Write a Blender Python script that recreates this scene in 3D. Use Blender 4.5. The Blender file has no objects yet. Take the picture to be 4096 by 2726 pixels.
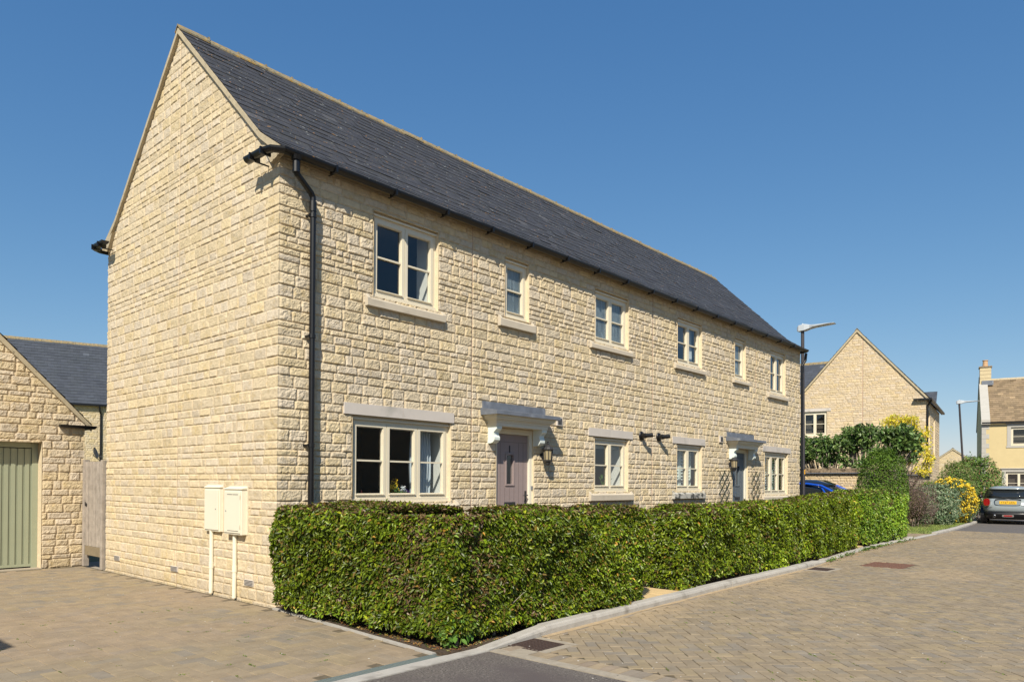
import bpy, bmesh, math
import numpy as np
from mathutils import Vector, Matrix

R = math.radians
scene = bpy.context.scene
COL = scene.collection

# ---------------------------------------------------------------- camera
def make_camera():
    f, py, yaw, pitch, roll = 2918.49, 1915.15, 0.72695, 0.00507, 0.00648
    fw = Vector((math.cos(yaw)*math.cos(pitch), math.sin(yaw)*math.cos(pitch), math.sin(pitch)))
    r = Vector((math.sin(yaw), -math.cos(yaw), 0)); u = r.cross(fw)
    r2 = r*math.cos(roll)+u*math.sin(roll); u2 = -r*math.sin(roll)+u*math.cos(roll)
    cd = bpy.data.cameras.new('camera'); co = bpy.data.objects.new('camera', cd); COL.objects.link(co)
    m = Matrix((( r2.x, u2.x, -fw.x, -4.51973), (r2.y, u2.y, -fw.y, -7.66714), (r2.z, u2.z, -fw.z, 1.46816), (0, 0, 0, 1)))
    co.matrix_world = m
    cd.sensor_width = 36; cd.lens = f/4096*36; cd.shift_y = (py-1363)/4096
    cd.clip_start = .05; cd.clip_end = 2000
    scene.camera = co
make_camera()

# ---------------------------------------------------------------- light
SUN_TRAVEL = Vector((1.5, 1.0, -1.68)).normalized()
SUN_EL = math.asin(-SUN_TRAVEL.z)
w = bpy.data.worlds.new('World'); scene.world = w; w.use_nodes = True
nt = w.node_tree; bg = nt.nodes['Background']
sky = nt.nodes.new('ShaderNodeTexSky'); sky.sky_type = 'NISHITA'; sky.sun_disc = False
sky.sun_elevation = SUN_EL; sky.sun_rotation = math.atan2(-SUN_TRAVEL.x, -SUN_TRAVEL.y)
sky.air_density = 1.0; sky.dust_density = 0.2; sky.ozone_density = 3.5; sky.altitude = 100
_sp = nt.nodes.new('ShaderNodeSeparateColor'); _cb = nt.nodes.new('ShaderNodeCombineColor'); nt.links.new(sky.outputs[0], _sp.inputs[0])
for _i, (_g, _p) in enumerate(((.50, 1.05), (.86, .76), (1.50, .53))):      # deeper, evener summer blue
    _a = nt.nodes.new('ShaderNodeMath'); _a.operation = 'POWER'; _a.inputs[1].default_value = _p
    _b = nt.nodes.new('ShaderNodeMath'); _b.operation = 'MULTIPLY'; _b.inputs[1].default_value = _g
    nt.links.new(_sp.outputs[_i], _a.inputs[0]); nt.links.new(_a.outputs[0], _b.inputs[0]); nt.links.new(_b.outputs[0], _cb.inputs[_i])
nt.links.new(_cb.outputs[0], bg.inputs[0]); bg.inputs[1].default_value = 0.12
sl = bpy.data.lights.new('sun', 'SUN'); sl.energy = 4.7; sl.angle = R(.5); sl.color = (1, .92, .78)
so = bpy.data.objects.new('sun', sl); COL.objects.link(so)
so.rotation_euler = SUN_TRAVEL.to_track_quat('-Z', 'Y').to_euler()
vs = scene.view_settings
vs.view_transform = 'Standard'; vs.look = 'None'; vs.exposure = 0.45; vs.gamma = 1
scene.cycles.max_bounces = 6; scene.cycles.transparent_max_bounces = 12

# ---------------------------------------------------------------- materials
def nodes(name):
    m = bpy.data.materials.new(name); m.use_nodes = True
    return m, m.node_tree, m.node_tree.nodes['Principled BSDF']
def rgb(c): return (c[0], c[1], c[2], 1)
def M(name, col, rough=.6, var=.12, vs_=6, bump=0, bs=40, metal=0, attr=False, spec=.5, spots=None, coat=0, trans=0, emit=0):
    """plain procedural material: colour (or the mesh's colour attribute) varied by two noises, a bump, optional spots"""
    m, t, p = nodes(name); N = t.nodes; L = t.links
    tc = N.new('ShaderNodeTexCoord')
    n1 = N.new('ShaderNodeTexNoise'); n1.inputs['Scale'].default_value = vs_; n1.inputs['Detail'].default_value = 6; n1.inputs['Roughness'].default_value = .65
    L.new(tc.outputs['Object'], n1.inputs['Vector'])
    mr = N.new('ShaderNodeMapRange'); mr.inputs[1].default_value = .25; mr.inputs[2].default_value = .75
    mr.inputs[3].default_value = 1-var; mr.inputs[4].default_value = 1+var
    L.new(n1.outputs['Fac'], mr.inputs[0])
    mx = N.new('ShaderNodeMix'); mx.data_type = 'RGBA'; mx.blend_type = 'MULTIPLY'; mx.inputs[0].default_value = 1
    if attr:
        a = N.new('ShaderNodeVertexColor'); a.layer_name = 'Col'; L.new(a.outputs['Color'], mx.inputs[6])
    else: mx.inputs[6].default_value = rgb(col)
    L.new(mr.outputs[0], mx.inputs[7]); out = mx.outputs[2]
    for sp in (spots or []):
        c2, sc, lo, hi = sp
        n2 = N.new('ShaderNodeTexNoise'); n2.inputs['Scale'].default_value = sc; n2.inputs['Detail'].default_value = 3
        L.new(tc.outputs['Object'], n2.inputs['Vector'])
        r2 = N.new('ShaderNodeMapRange'); r2.inputs[1].default_value = lo; r2.inputs[2].default_value = hi
        L.new(n2.outputs['Fac'], r2.inputs[0])
        m2 = N.new('ShaderNodeMix'); m2.data_type = 'RGBA'; L.new(r2.outputs[0], m2.inputs[0]); L.new(out, m2.inputs[6]); m2.inputs[7].default_value = rgb(c2)
        out = m2.outputs[2]
    L.new(out, p.inputs['Base Color'])
    p.inputs['Roughness'].default_value = rough; p.inputs['Metallic'].default_value = metal
    p.inputs['Specular IOR Level'].default_value = spec; p.inputs['Coat Weight'].default_value = coat; p.inputs['Coat Roughness'].default_value = .05
    if bump:
        n3 = N.new('ShaderNodeTexNoise'); n3.inputs['Scale'].default_value = bs; n3.inputs['Detail'].default_value = 8; n3.inputs['Roughness'].default_value = .7
        L.new(tc.outputs['Object'], n3.inputs['Vector'])
        b = N.new('ShaderNodeBump'); b.inputs['Strength'].default_value = 1; b.inputs['Distance'].default_value = bump
        L.new(n3.outputs['Fac'], b.inputs['Height']); L.new(b.outputs[0], p.inputs['Normal'])
    if trans:
        tr = N.new('ShaderNodeBsdfTranslucent'); L.new(out, tr.inputs['Color'])
        ms = N.new('ShaderNodeMixShader'); ms.inputs[0].default_value = trans
        o = N['Material Output']; L.new(p.outputs[0], ms.inputs[1]); L.new(tr.outputs[0], ms.inputs[2]); L.new(ms.outputs[0], o.inputs[0])
    return m
def glass_mat(name, tint=(.9, .93, .93), boost=2.0, frost=0.0, frost_col=(.45, .55, .58)):
    m = bpy.data.materials.new(name); m.use_nodes = True; t = m.node_tree; N = t.nodes; L = t.links
    N.remove(N['Principled BSDF']); o = N['Material Output']
    fr = N.new('ShaderNodeFresnel'); ge = N.new('ShaderNodeNewGeometry')      # same reflectance from both sides of the thin pane
    io = N.new('ShaderNodeMapRange'); io.inputs[3].default_value = 1.5; io.inputs[4].default_value = 1/1.5
    L.new(ge.outputs['Backfacing'], io.inputs[0]); L.new(io.outputs[0], fr.inputs['IOR'])
    mu = N.new('ShaderNodeMath'); mu.operation = 'MULTIPLY'; mu.inputs[1].default_value = boost; mu.use_clamp = True; L.new(fr.outputs[0], mu.inputs[0])
    tc = N.new('ShaderNodeTexCoord'); ns = N.new('ShaderNodeTexNoise'); ns.inputs['Scale'].default_value = 1.3
    L.new(tc.outputs['Object'], ns.inputs['Vector'])
    b = N.new('ShaderNodeBump'); b.inputs['Distance'].default_value = .004; b.inputs['Strength'].default_value = .5; L.new(ns.outputs['Fac'], b.inputs['Height'])
    g = N.new('ShaderNodeBsdfGlossy'); g.inputs['Roughness'].default_value = .0; L.new(b.outputs[0], g.inputs['Normal'])
    tr = N.new('ShaderNodeBsdfTransparent'); tr.inputs['Color'].default_value = rgb(tint)
    base = tr.outputs[0]
    if frost:
        df = N.new('ShaderNodeBsdfDiffuse'); df.inputs['Color'].default_value = rgb(frost_col)
        n2 = N.new('ShaderNodeTexNoise'); n2.inputs['Scale'].default_value = 30; mp = N.new('ShaderNodeMapping'); mp.inputs['Scale'].default_value = (1, 1, .18)
        L.new(tc.outputs['Object'], mp.inputs[0]); L.new(mp.outputs[0], n2.inputs['Vector'])
        mm = N.new('ShaderNodeMath'); mm.operation = 'MULTIPLY'; mm.inputs[1].default_value = frost*2; mm.use_clamp = True; L.new(n2.outputs['Fac'], mm.inputs[0])
        m0 = N.new('ShaderNodeMixShader'); L.new(mm.outputs[0], m0.inputs[0]); L.new(tr.outputs[0], m0.inputs[1]); L.new(df.outputs[0], m0.inputs[2]); base = m0.outputs[0]
    ms = N.new('ShaderNodeMixShader'); L.new(mu.outputs[0], ms.inputs[0]); L.new(base, ms.inputs[1]); L.new(g.outputs[0], ms.inputs[2]); L.new(ms.outputs[0], o.inputs[0])
    return m

MAT = {}
MAT['stone'] = M('cotswold_stone', None, .92, .11, 14, bump=.006, bs=55, attr=True, spec=.2)
MAT['stone_far'] = M('cotswold_stone_far', None, .92, .14, 10, bump=.01, bs=30, attr=True, spec=.2)
MAT['slate'] = M('blue_slate', None, .55, .22, 9, bump=.003, bs=40, attr=True, spec=.3,
                 spots=[((.30, .31, .29), 17, .69, .71), ((.46, .22, .04), 19, .70, .72), ((.16, .13, .07), 30, .66, .72)])
MAT['slate_far'] = M('blue_slate_far', None, .5, .12, 4, attr=True)
MAT['stone_tile'] = M('stone_roof_tile', None, .9, .2, 8, attr=True, bump=.01, bs=20)
MAT['ridge'] = M('ridge_tile', (.22, .185, .115), .9, .3, 8, bump=.006, bs=30, spots=[((.38, .23, .05), 14, .52, .68), ((.07, .07, .05), 20, .58, .68)])
MAT['verge'] = M('verge_mortar', (.43, .36, .24), .9, .18, 9, bump=.004, bs=40, spots=[((.16, .13, .08), 12, .62, .75)])
MAT['cast'] = M('cast_stone', (.56, .51, .46), .85, .07, 4, bump=.001, bs=90, spots=[((.36, .34, .30), 3.5, .58, .8)])
MAT['cast_dirty'] = M('cast_stone_stained', (.45, .43, .38), .85, .2, 6, bump=.001, bs=90, spots=[((.07, .07, .065), 9, .50, .62)])
MAT['sill'] = M('sill_stone', (.53, .465, .365), .85, .07, 5, bump=.001, bs=90, spots=[((.40, .35, .27), 3.5, .58, .8)])
MAT['cream'] = M('cream_window_paint', (.71, .64, .49), .42, .03, 3)
MAT['cream2'] = M('cream_box_paint', (.76, .71, .57), .45, .03, 3)
MAT['pale'] = M('pale_door_trim', (.72, .68, .56), .45, .03, 3)
MAT['white'] = M('white_paint', (.70, .77, .73), .5, .04, 3)
MAT['glass'] = glass_mat('window_glass', boost=1.9)
MAT['frost'] = glass_mat('obscured_glass', boost=1.6, frost=.42, frost_col=(.28, .36, .40))
MAT['dark_glass'] = M('dark_car_glass', (.015, .018, .02), .04, .02, spec=.8)
MAT['black'] = M('black_plastic', (.006, .006, .007), .38, .1, 10)
MAT['iron'] = M('black_iron', (.03, .03, .032), .45, .1, 10)
MAT['lead'] = M('lead_sheet', (.135, .15, .18), .55, .22, 7, spots=[((.30, .32, .35), 5, .58, .8)])
MAT['mauve'] = M('mauve_door', (.30, .235, .225), .5, .05, 12)
MAT['bluegrey'] = M('blue_grey_door', (.115, .14, .165), .5, .05, 12)
MAT['sage'] = M('sage_garage_door', (.32, .345, .24), .45, .04, 3)
MAT['room'] = M('room_plaster', (.20, .175, .15), .9, .1, 2)
MAT['room_dark'] = M('room_dark', (.055, .045, .035), .9, .2, 2)
MAT['curtain'] = M('blue_grey_curtain', (.50, .56, .62), .9, .06, 5)
MAT['blind'] = M('pale_blind', (.42, .46, .46), .9, .05, 5)
MAT['reveal'] = M('reveal_board', (.78, .78, .74), .8, .03, 4)
MAT['wood'] = M('weathered_gate_wood', (.33, .285, .24), .85, .3, 9, bump=.003, bs=30)
MAT['wood_dark'] = M('gate_rail_wood', (.22, .175, .11), .85, .2, 9, bump=.003, bs=30)
MAT['paver'] = M('paving_blocks', None, .92, .20, 5, bump=.0025, bs=160, attr=True, spec=.2, spots=[((.20, .17, .135), 1.1, .60, .85)])
MAT['sand'] = M('joint_sand', (.12, .095, .06), .95, .25, 20, spots=[((.04, .06, .015), 6, .6, .7)])
MAT['tarmac'] = M('tarmac', (.145, .125, .108), .95, .6, 70, bump=.012, bs=90, spots=[((.28, .25, .22), 48, .60, .64), ((.04, .036, .034), 55, .58, .62), ((.105, .085, .080), 1.4, .45, .65)])
MAT['tarmac_far'] = M('tarmac_far', (.12, .108, .10), .9, .12, 3)
MAT['kerb'] = M('kerb_concrete', (.40, .375, .335), .9, .14, 6, bump=.003, bs=120, spots=[((.24, .22, .19), 5, .56, .75)])
MAT['edging'] = M('edging_concrete', (.33, .285, .22), .92, .2, 12, bump=.003, bs=90)
MAT['soil'] = M('soil', (.075, .05, .03), .95, .4, 22, bump=.02, bs=40)
MAT['slab'] = M('yellow_path_slab', (.55, .40, .20), .9, .15, 4, bump=.002, bs=70)
MAT['grass'] = M('lawn', (.17, .21, .06), .95, .35, 14, bump=.02, bs=60)
MAT['grass_blade'] = M('grass_blade', None, .7, .1, 5, attr=True, trans=.3)
MAT['earth'] = M('ground', (.16, .16, .07), .95, .25, .3)
MAT['grate'] = M('rusty_iron_grate', (.055, .033, .027), .8, .3, 30, bump=.003, bs=80)
MAT['rustcover'] = M('rusty_cover', (.17, .085, .055), .85, .25, 25, bump=.004, bs=70)
MAT['galv'] = M('galvanised_channel', (.20, .24, .235), .5, .12, 30, metal=.3)
MAT['hole'] = M('dark_hole', (.006, .006, .006), .9, .02)
MAT['leaf'] = M('hedge_leaf', None, .42, .12, 30, attr=True, spec=.38, trans=.22)
MAT['leaf_matt'] = M('shrub_leaf', None, .55, .12, 30, attr=True, spec=.4, trans=.25)
MAT['petal'] = M('petal', None, .7, .05, 9, attr=True, trans=.2)
MAT['twig'] = M('twiggy_core', (.055, .042, .022), .95, .5, 30, bump=.02, bs=40)
MAT['bark'] = M('bark', (.25, .21, .17), .9, .3, 20)
MAT['render'] = M('yellow_render', (.56, .45, .24), .9, .06, 2, bump=.002, bs=60)
MAT['quoin'] = M('quoin_stone', (.42, .40, .36), .9, .06, 4)
MAT['pot'] = M('clay_pot', (.50, .31, .17), .8, .1, 6)
MAT['pole'] = M('pole_paint', (.05, .045, .048), .45, .1, 4)
MAT['lampgrey'] = M('lamp_grey', (.48, .52, .55), .4, .04, 3)
MAT['lampglass'] = M('lantern_glass', (.34, .28, .17), .2, .1, 5, spec=.6)
MAT['trellis'] = M('green_trellis', (.02, .04, .028), .6, .15, 9)
MAT['grey_paint'] = M('grey_car_paint', (.25, .285, .295), .25, .02, 2, coat=.8)
MAT['blue_paint'] = M('blue_car_paint', (.008, .075, .50), .2, .02, 2, coat=1)
MAT['blackroof'] = M('black_car_roof', (.012, .014, .016), .12, .02, 2, coat=1)
MAT['tyre'] = M('tyre_rubber', (.012, .012, .012), .8, .1, 9)
MAT['redlight'] = M('red_lamp', (.26, .006, .010), .12, .05, 9, coat=1)
MAT['chrome'] = M('chrome', (.75, .75, .76), .12, .02, metal=1)
MAT['plate'] = M('yellow_number_plate', (.80, .47, .02), .45, .02)
MAT['sticker'] = M('yellow_label', (.80, .40, .02), .5, .02)
MAT['coping'] = M('wall_coping', (.27, .20, .13), .9, .3, 12, bump=.006, bs=40, spots=[((.07, .05, .03), 9, .5, .7)])
MAT['dish'] = M('dish_grey', (.16, .17, .19), .5, .1)

# ---------------------------------------------------------------- mesh helpers
class MB:
    def __init__(s): s.v = []; s.f = []; s.c = []; s.n = 0; s.cur = None
    def add(s, vs, fs, col=None):
        b = s.n; s.v.append(np.asarray(vs, float).reshape(-1, 3)); k = len(s.v[-1]); s.n += k
        s.f.extend([tuple(i+b for i in f) for f in fs])
        s.c.append(np.tile(np.asarray(col if col is not None else (1, 1, 1), float), (k, 1)) if np.ndim(col) < 2 else np.asarray(col))
        return b
    def hexa(s, p, col=None):
        s.add(p, [(0, 3, 2, 1), (4, 5, 6, 7), (0, 1, 5, 4), (1, 2, 6, 5), (2, 3, 7, 6), (3, 0, 4, 7)], col)
    def box(s, x0, x1, y0, y1, z0, z1, col=None, F=None):
        p = [(x0, y0, z0), (x1, y0, z0), (x1, y1, z0), (x0, y1, z0), (x0, y0, z1), (x1, y0, z1), (x1, y1, z1), (x0, y1, z1)]
        if F: p = [F(*q) for q in p]
        s.hexa(p, col)
    def prism(s, poly, a, b, F, col=None):
        """poly in (p,q); extruded from a to b ; F(p,q,t)->world"""
        n = len(poly); vs = [F(p, q, a) for p, q in poly]+[F(p, q, b) for p, q in poly]
        s.add(vs, [tuple(range(n))[::-1], tuple(range(n, 2*n))]+[(i, (i+1) % n, n+(i+1) % n, n+i) for i in range(n)], col)
    def tube(s, pts, r, seg=10, cap=True, col=None):
        pts = [Vector(p) for p in pts]; rr = r if isinstance(r, (list, tuple)) else [r]*len(pts)
        vs = []; fs = []
        up = None
        for i, p in enumerate(pts):
            d = (pts[min(i+1, len(pts)-1)]-pts[max(i-1, 0)]).normalized()
            if up is None: up = Vector((0, 0, 1)) if abs(d.z) < .9 else Vector((1, 0, 0))
            a = d.cross(up).normalized(); b = a.cross(d).normalized(); up = b
            for k in range(seg):
                t = 2*math.pi*k/seg; vs.append(p+a*math.cos(t)*rr[i]+b*math.sin(t)*rr[i])
        for i in range(len(pts)-1):
            for k in range(seg):
                k2 = (k+1) % seg; fs.append((i*seg+k, i*seg+k2, (i+1)*seg+k2, (i+1)*seg+k))
        if cap: fs.append(tuple(range(seg))[::-1]); fs.append(tuple((len(pts)-1)*seg+k for k in range(seg)))
        s.add([tuple(v) for v in vs], fs, col)
    def lathe(s, c, prof, seg=16, col=None, axis=None):
        vs = []; fs = []
        for r, z in prof:
            for k in range(seg):
                t = 2*math.pi*k/seg
                if axis is None: vs.append((c[0]+r*math.cos(t), c[1]+r*math.sin(t), c[2]+z))
                else:
                    A, B, D = axis; q = Vector(c)+A*(r*math.cos(t))+B*(r*math.sin(t))+D*z; vs.append(tuple(q))
        n = len(prof)
        for i in range(n-1):
            for k in range(seg):
                k2 = (k+1) % seg; fs.append((i*seg+k, i*seg+k2, (i+1)*seg+k2, (i+1)*seg+k))
        fs.append(tuple(range(seg))[::-1]); fs.append(tuple((n-1)*seg+k for k in range(seg)))
        s.add(vs, fs, col)
    def build(s, name, mat, parent=None, smooth=False, attr=False, recalc=True, bevel=0):
        V = np.concatenate(s.v); org = np.zeros(3)
        if parent is not None:
            r = parent
            while r.parent: r = r.parent
            org = np.array(r.location)
            if r.rotation_euler.z:   # parts are authored in the thing's own frame
                org = np.zeros(3)
        me = bpy.data.meshes.new(name); me.from_pydata([tuple(q) for q in (V-org)], [], s.f)
        if recalc or bevel:
            bm = bmesh.new(); bm.from_mesh(me)
            if recalc: bmesh.ops.recalc_face_normals(bm, faces=bm.faces)
            bm.to_mesh(me); bm.free()
        if attr:
            ca = me.color_attributes.new('Col', 'FLOAT_COLOR', 'POINT')
            C = np.concatenate([np.concatenate(s.c), np.ones((s.n, 1))], 1).astype(np.float32)
            ca.data.foreach_set('color', C.ravel())
        if smooth: me.shade_smooth()
        else: me.shade_flat()
        me.materials.append(MAT[mat] if isinstance(mat, str) else mat)
        o = bpy.data.objects.new(name, me); COL.objects.link(o)
        if parent is not None: o.parent = parent
        if bevel:
            md = o.modifiers.new('b', 'BEVEL'); md.width = bevel; md.segments = 2; md.limit_method = 'ANGLE'
        return o
def fast_mesh(name, V, Q, C, mat, parent=None, smooth=False, org=None):
    """big quad mesh from arrays, colours per vertex"""
    me = bpy.data.meshes.new(name); V = np.asarray(V, np.float32).copy()
    if parent is not None:
        r = parent
        while r.parent: r = r.parent
        V -= np.array(r.location, np.float32)
    Q = np.asarray(Q, np.int32)
    me.vertices.add(len(V)); me.vertices.foreach_set('co', V.ravel())
    k = Q.shape[1]
    me.loops.add(Q.size); me.loops.foreach_set('vertex_index', Q.ravel())
    me.polygons.add(len(Q)); me.polygons.foreach_set('loop_start', np.arange(0, Q.size, k, dtype=np.int32))
    me.update(calc_edges=True)
    if C is not None:
        ca = me.color_attributes.new('Col', 'FLOAT_COLOR', 'POINT')
        ca.data.foreach_set('color', np.concatenate([C, np.ones((len(C), 1))], 1).astype(np.float32).ravel())
    if smooth: me.shade_smooth()
    else: me.shade_flat()
    me.materials.append(MAT[mat]); o = bpy.data.objects.new(name, me); COL.objects.link(o)
    if parent is not None: o.parent = parent
    return o
def tag(o, label=None, cat=None, group=None, kind=None):
    if label: o['label'] = label
    if cat: o['category'] = cat
    if group: o['group'] = group
    if kind: o['kind'] = kind
    return o
def thing(name, label, cat, loc=(0, 0, 0), group=None, rz=0):
    o = bpy.data.objects.new(name, None); COL.objects.link(o); o.location = loc; o.rotation_euler.z = rz
    o.empty_display_size = .1
    return tag(o, label, cat, group)
def copy_thing(root, loc=None, rz=None, **kw):
    def cp(o, parent):
        c = o.copy(); COL.objects.link(c)
        if parent: c.parent = parent
        for ch in o.children: cp(ch, c)
        return c
    c = cp(root, None)
    if loc is not None: c.location = loc
    if rz is not None: c.rotation_euler.z = rz
    tag(c, **kw); return c
def text_part(name, s, size, mat, parent, mw, depth=.004, font_scale=(1, 1)):
    cu = bpy.data.curves.new(name, 'FONT'); cu.body = s; cu.size = size; cu.extrude = depth; cu.align_x = 'CENTER'; cu.align_y = 'CENTER'
    o = bpy.data.objects.new(name+'_tmp', cu); COL.objects.link(o)
    dg = bpy.context.evaluated_depsgraph_get(); me = bpy.data.meshes.new_from_object(o.evaluated_get(dg))
    bpy.data.objects.remove(o); me.name = name
    me.transform(Matrix.Diagonal((font_scale[0], font_scale[1], 1, 1)))
    me.transform(mw); me.materials.clear(); me.materials.append(MAT[mat])
    q = bpy.data.objects.new(name, me); COL.objects.link(q)
    r = parent
    while r.parent: r = r.parent
    if not r.rotation_euler.z: me.transform(Matrix.Translation(-Vector(r.location)))
    q.parent = parent
    return q

rng = np.random.default_rng(7)
def vnoise(x, y, seed=0):
    """2-D value noise, vectorised"""
    xi = np.floor(x).astype(np.int64); yi = np.floor(y).astype(np.int64); fx = x-xi; fy = y-yi
    fx = fx*fx*(3-2*fx); fy = fy*fy*(3-2*fy)
    def h(a, b):
        n = (a*374761393+b*668265263+seed*974634777) & 0xffffffff
        n = ((n ^ (n >> 13))*1274126177) & 0xffffffff
        return ((n ^ (n >> 16)) & 0xffff)/65535.
    return (h(xi, yi)*(1-fx)+h(xi+1, yi)*fx)*(1-fy)+(h(xi, yi+1)*(1-fx)+h(xi+1, yi+1)*fx)*fy
def fbm(x, y, seed=0, o=4):
    s = 0; a = .5
    for i in range(o): s = s+a*vnoise(x*2**i, y*2**i, seed+i*17); a *= .5
    return s

# ---------------------------------------------------------------- stone walling
def make_courses(z0, z1, seed):
    r = np.random.default_rng(seed); z = [z0]
    while z[-1] < z1: z.append(z[-1]+r.choice([.075, .105, .105, .14, .145], p=[.22, .28, .2, .2, .1])+r.normal(0, .002))
    return z
def stone_wall(F, u0, u1, z0, z1, courses, openings, res, relief=.016, seed=1, top=None, joints=(), base=(.596, .500, .350), zres=.014,
               flip=False, soot=None, reveal=.10, corner0=None, corner1=None, jt_col=(.40, .26, .19)):
    """coursed rock-faced walling as relief. F(u,z,n)->world arrays; returns V,Q,C"""
    r = np.random.default_rng(seed)
    # lines in u
    us = [u0]; 
    while us[-1] < u1: us.append(us[-1]+res(us[-1]))
    us[-1] = u1; us = np.array(us)
    for op in openings:
        for e in op[:2]:
            i = np.argmin(abs(us-e)); us[i] = e
    for e in joints:
        i = np.argmin(abs(us-e)); us[i] = e
    zs = []; jh = .0055
    cc = [c for c in courses if c < z1]+[z1]
    for a, b in zip(cc[:-1], cc[1:]):
        if b-a < .01: continue
        inner = np.arange(a+.018, b-.018+1e-6, max(zres, .012))
        zs += [a, a+jh, *([] if len(inner) == 0 else np.linspace(a+.017, b-.017, max(2, int((b-a-.034)/zres)+1))), b-jh]
    zs.append(z1); zs = np.array(sorted(zs))
    for op in openings:
        for e in op[2:4]:
            i = np.argmin(abs(zs-e)); zs[i] = e
    zs = np.unique(zs)
    Ug, Zg = np.meshgrid(us, zs); nz, nu = Ug.shape
    H = np.zeros_like(Ug); C = np.zeros(Ug.shape+(3,))
    base = np.array(base); mort = base*np.array([.90, .87, .84])
    for j, (a, b) in enumerate(zip(cc[:-1], cc[1:])):
        rows = np.where((zs >= a-1e-9) & (zs <= b+1e-9))[0] if j == 0 else np.where((zs > a+1e-9) & (zs <= b+1e-9))[0]
        if len(rows) == 0: continue
        hgt = b-a; e = [u0]
        while e[-1] < u1:
            e.append(e[-1]+np.clip(r.normal(.23 if hgt < .09 else .245, .07), .10, .42))
        e[-1] = u1
        e = [q for q in e if all(abs(q-jn) > .07 for jn in joints)]+list(joints)
        for op in openings:
            if op[2] < (a+b)/2 < op[3]: e = [q for q in e if abs(q-op[0]) > .06 and abs(q-op[1]) > .06]+[op[0], op[1]]
        e = np.array(sorted(set(e)))
        idx = np.clip(np.searchsorted(e, us, side='right')-1, 0, len(e)-2)
        du = np.minimum(us-e[idx], e[idx+1]-us)
        du[us-u0 < 1e-6] = .02; du[u1-us < 1e-6] = .02
        loc_res = np.array([res(q) for q in us])
        joint_half = np.maximum(.0055, loc_res*.55)
        st = np.random.default_rng(seed*1000+j).random((len(e)+1, 6))
        zz = zs[rows][:, None]; dz = np.minimum(zz-a, b-zz)
        dU = np.maximum(du-joint_half, 0)[None, :]*np.ones_like(zz); dZ = np.maximum(dz-.0045, 0)*np.ones((1, nu))
        wob = (vnoise(Ug[rows]*38, Zg[rows]*38, seed+5)-.5)*.008
        d = np.minimum(dU*.6, dZ)+np.where(np.minimum(dU, dZ) > 0, wob, 0)
        s = np.clip(d/.014, 0, 1); s = 1-(1-s)**2.4
        n1 = fbm(Ug[rows]*22+st[idx, 0][None]*50, Zg[rows]*26+st[idx, 1][None]*50, seed, 3)-.45
        n2 = vnoise(Ug[rows]*70, Zg[rows]*70, seed+9)-.5
        tilt = (st[idx, 2][None]-.5)*.010*(zz-(a+b)/2)/max(hgt, .05)*2
        H[rows] = s*(relief*(.75+.5*st[idx, 3][None])+n1*relief*.85+n2*relief*.5+tilt)
        m = (s > .12)[..., None]
        tint = .93+.14*st[idx, 4]; warm = (st[idx, 5]-.5)
        sc = base[None, :]*tint[:, None]*np.stack([1+.05*warm, 1+0*warm, 1-.20*warm], 1)
        mott = fbm(Ug[rows]*16, Zg[rows]*16, seed+31, 3)[..., None]
        stc = sc[None]*(1-.10*(mott > .50))*np.array([1, 1, 1])+(mott > .60)*np.array([.02, .0, -.03])
        C[rows] = np.where(m, stc, mort[None, None]*(.9+.2*vnoise(Ug[rows]*3, Zg[rows]*3, seed+2)[..., None]))
    for jn in joints:
        k = np.argmin(abs(us-jn)); H[:, k] = 0; C[:, k] = jt_col
    du_shift = np.zeros_like(Ug)
    for cr, e, sg in ((corner0, u0, -1), (corner1, u1, 1)):
        if cr is None: continue
        ja = np.array([np.min(np.abs(np.array(cc)-q)) for q in zs]); row = cr*(1-(1-np.clip((ja-.004)/.014, 0, 1))**2)
        rag = 1+.35*(vnoise(zs*31, zs*0, 99)-.5)
        row = row*rag
        k = np.clip(1-np.abs(Ug-e)/.03, 0, 1); H = H*(1-k)+row[:, None]*k
        du_shift += sg*row[:, None]*k
    big = fbm(Ug*.5, Zg*.5, seed+77, 3)[..., None]
    C *= .93+.14*big
    splash = np.clip((.34-Zg)/.34, 0, 1)[..., None]*(.4+.9*fbm(Ug*1.7, Zg*3, seed+50, 3)[..., None]); C = C*(1-.20*splash)+np.array([.05, .02, -.02])*splash*.4
    if soot is not None: C *= soot(Ug, Zg)[..., None]
    keep = np.ones((nz-1, nu-1), bool)
    uc = (us[1:]+us[:-1])/2; zc = (zs[1:]+zs[:-1])/2; UC, ZC = np.meshgrid(uc, zc)
    for op in openings: keep &= ~((UC > op[0]) & (UC < op[1]) & (ZC > op[2]) & (ZC < op[3]))
    if top is not None: keep &= ZC < top(UC)
    V = np.stack(F((Ug+du_shift).ravel(), Zg.ravel(), H.ravel()), 1)
    ii, jj = np.where(keep); a = ii*nu+jj
    Q = np.stack([a, a+1, a+1+nu, a+nu], 1)
    if flip: Q = Q[:, ::-1]
    C = C.reshape(-1, 3)
    # reveals
    ev = []; eq = []; ec = []
    for op in openings:
        x0, x1, a, b = op[:4]; o = len(V)+sum(len(q) for q in ev)
        for (p, q_, p2, q2) in ((x0, a, x0, b), (x1, b, x1, a), (x0, b, x1, b), (x1, a, x0, a)):
            o = len(V)+sum(len(q) for q in ev)
            uu = np.array([p, p2, p2, p]); zz = np.array([q_, q2, q2, q_]); nn = np.array([.012, .012, -reveal, -reveal])
            ev.append(np.stack(F(uu, zz, nn), 1)); eq.append([o, o+1, o+2, o+3]); ec.append(np.tile(base*1.12, (4, 1)))
    if ev: V = np.concatenate([V]+ev); Q = np.concatenate([Q, np.array(eq)]); C = np.concatenate([C]+ec)
    return V, Q, C
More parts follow.
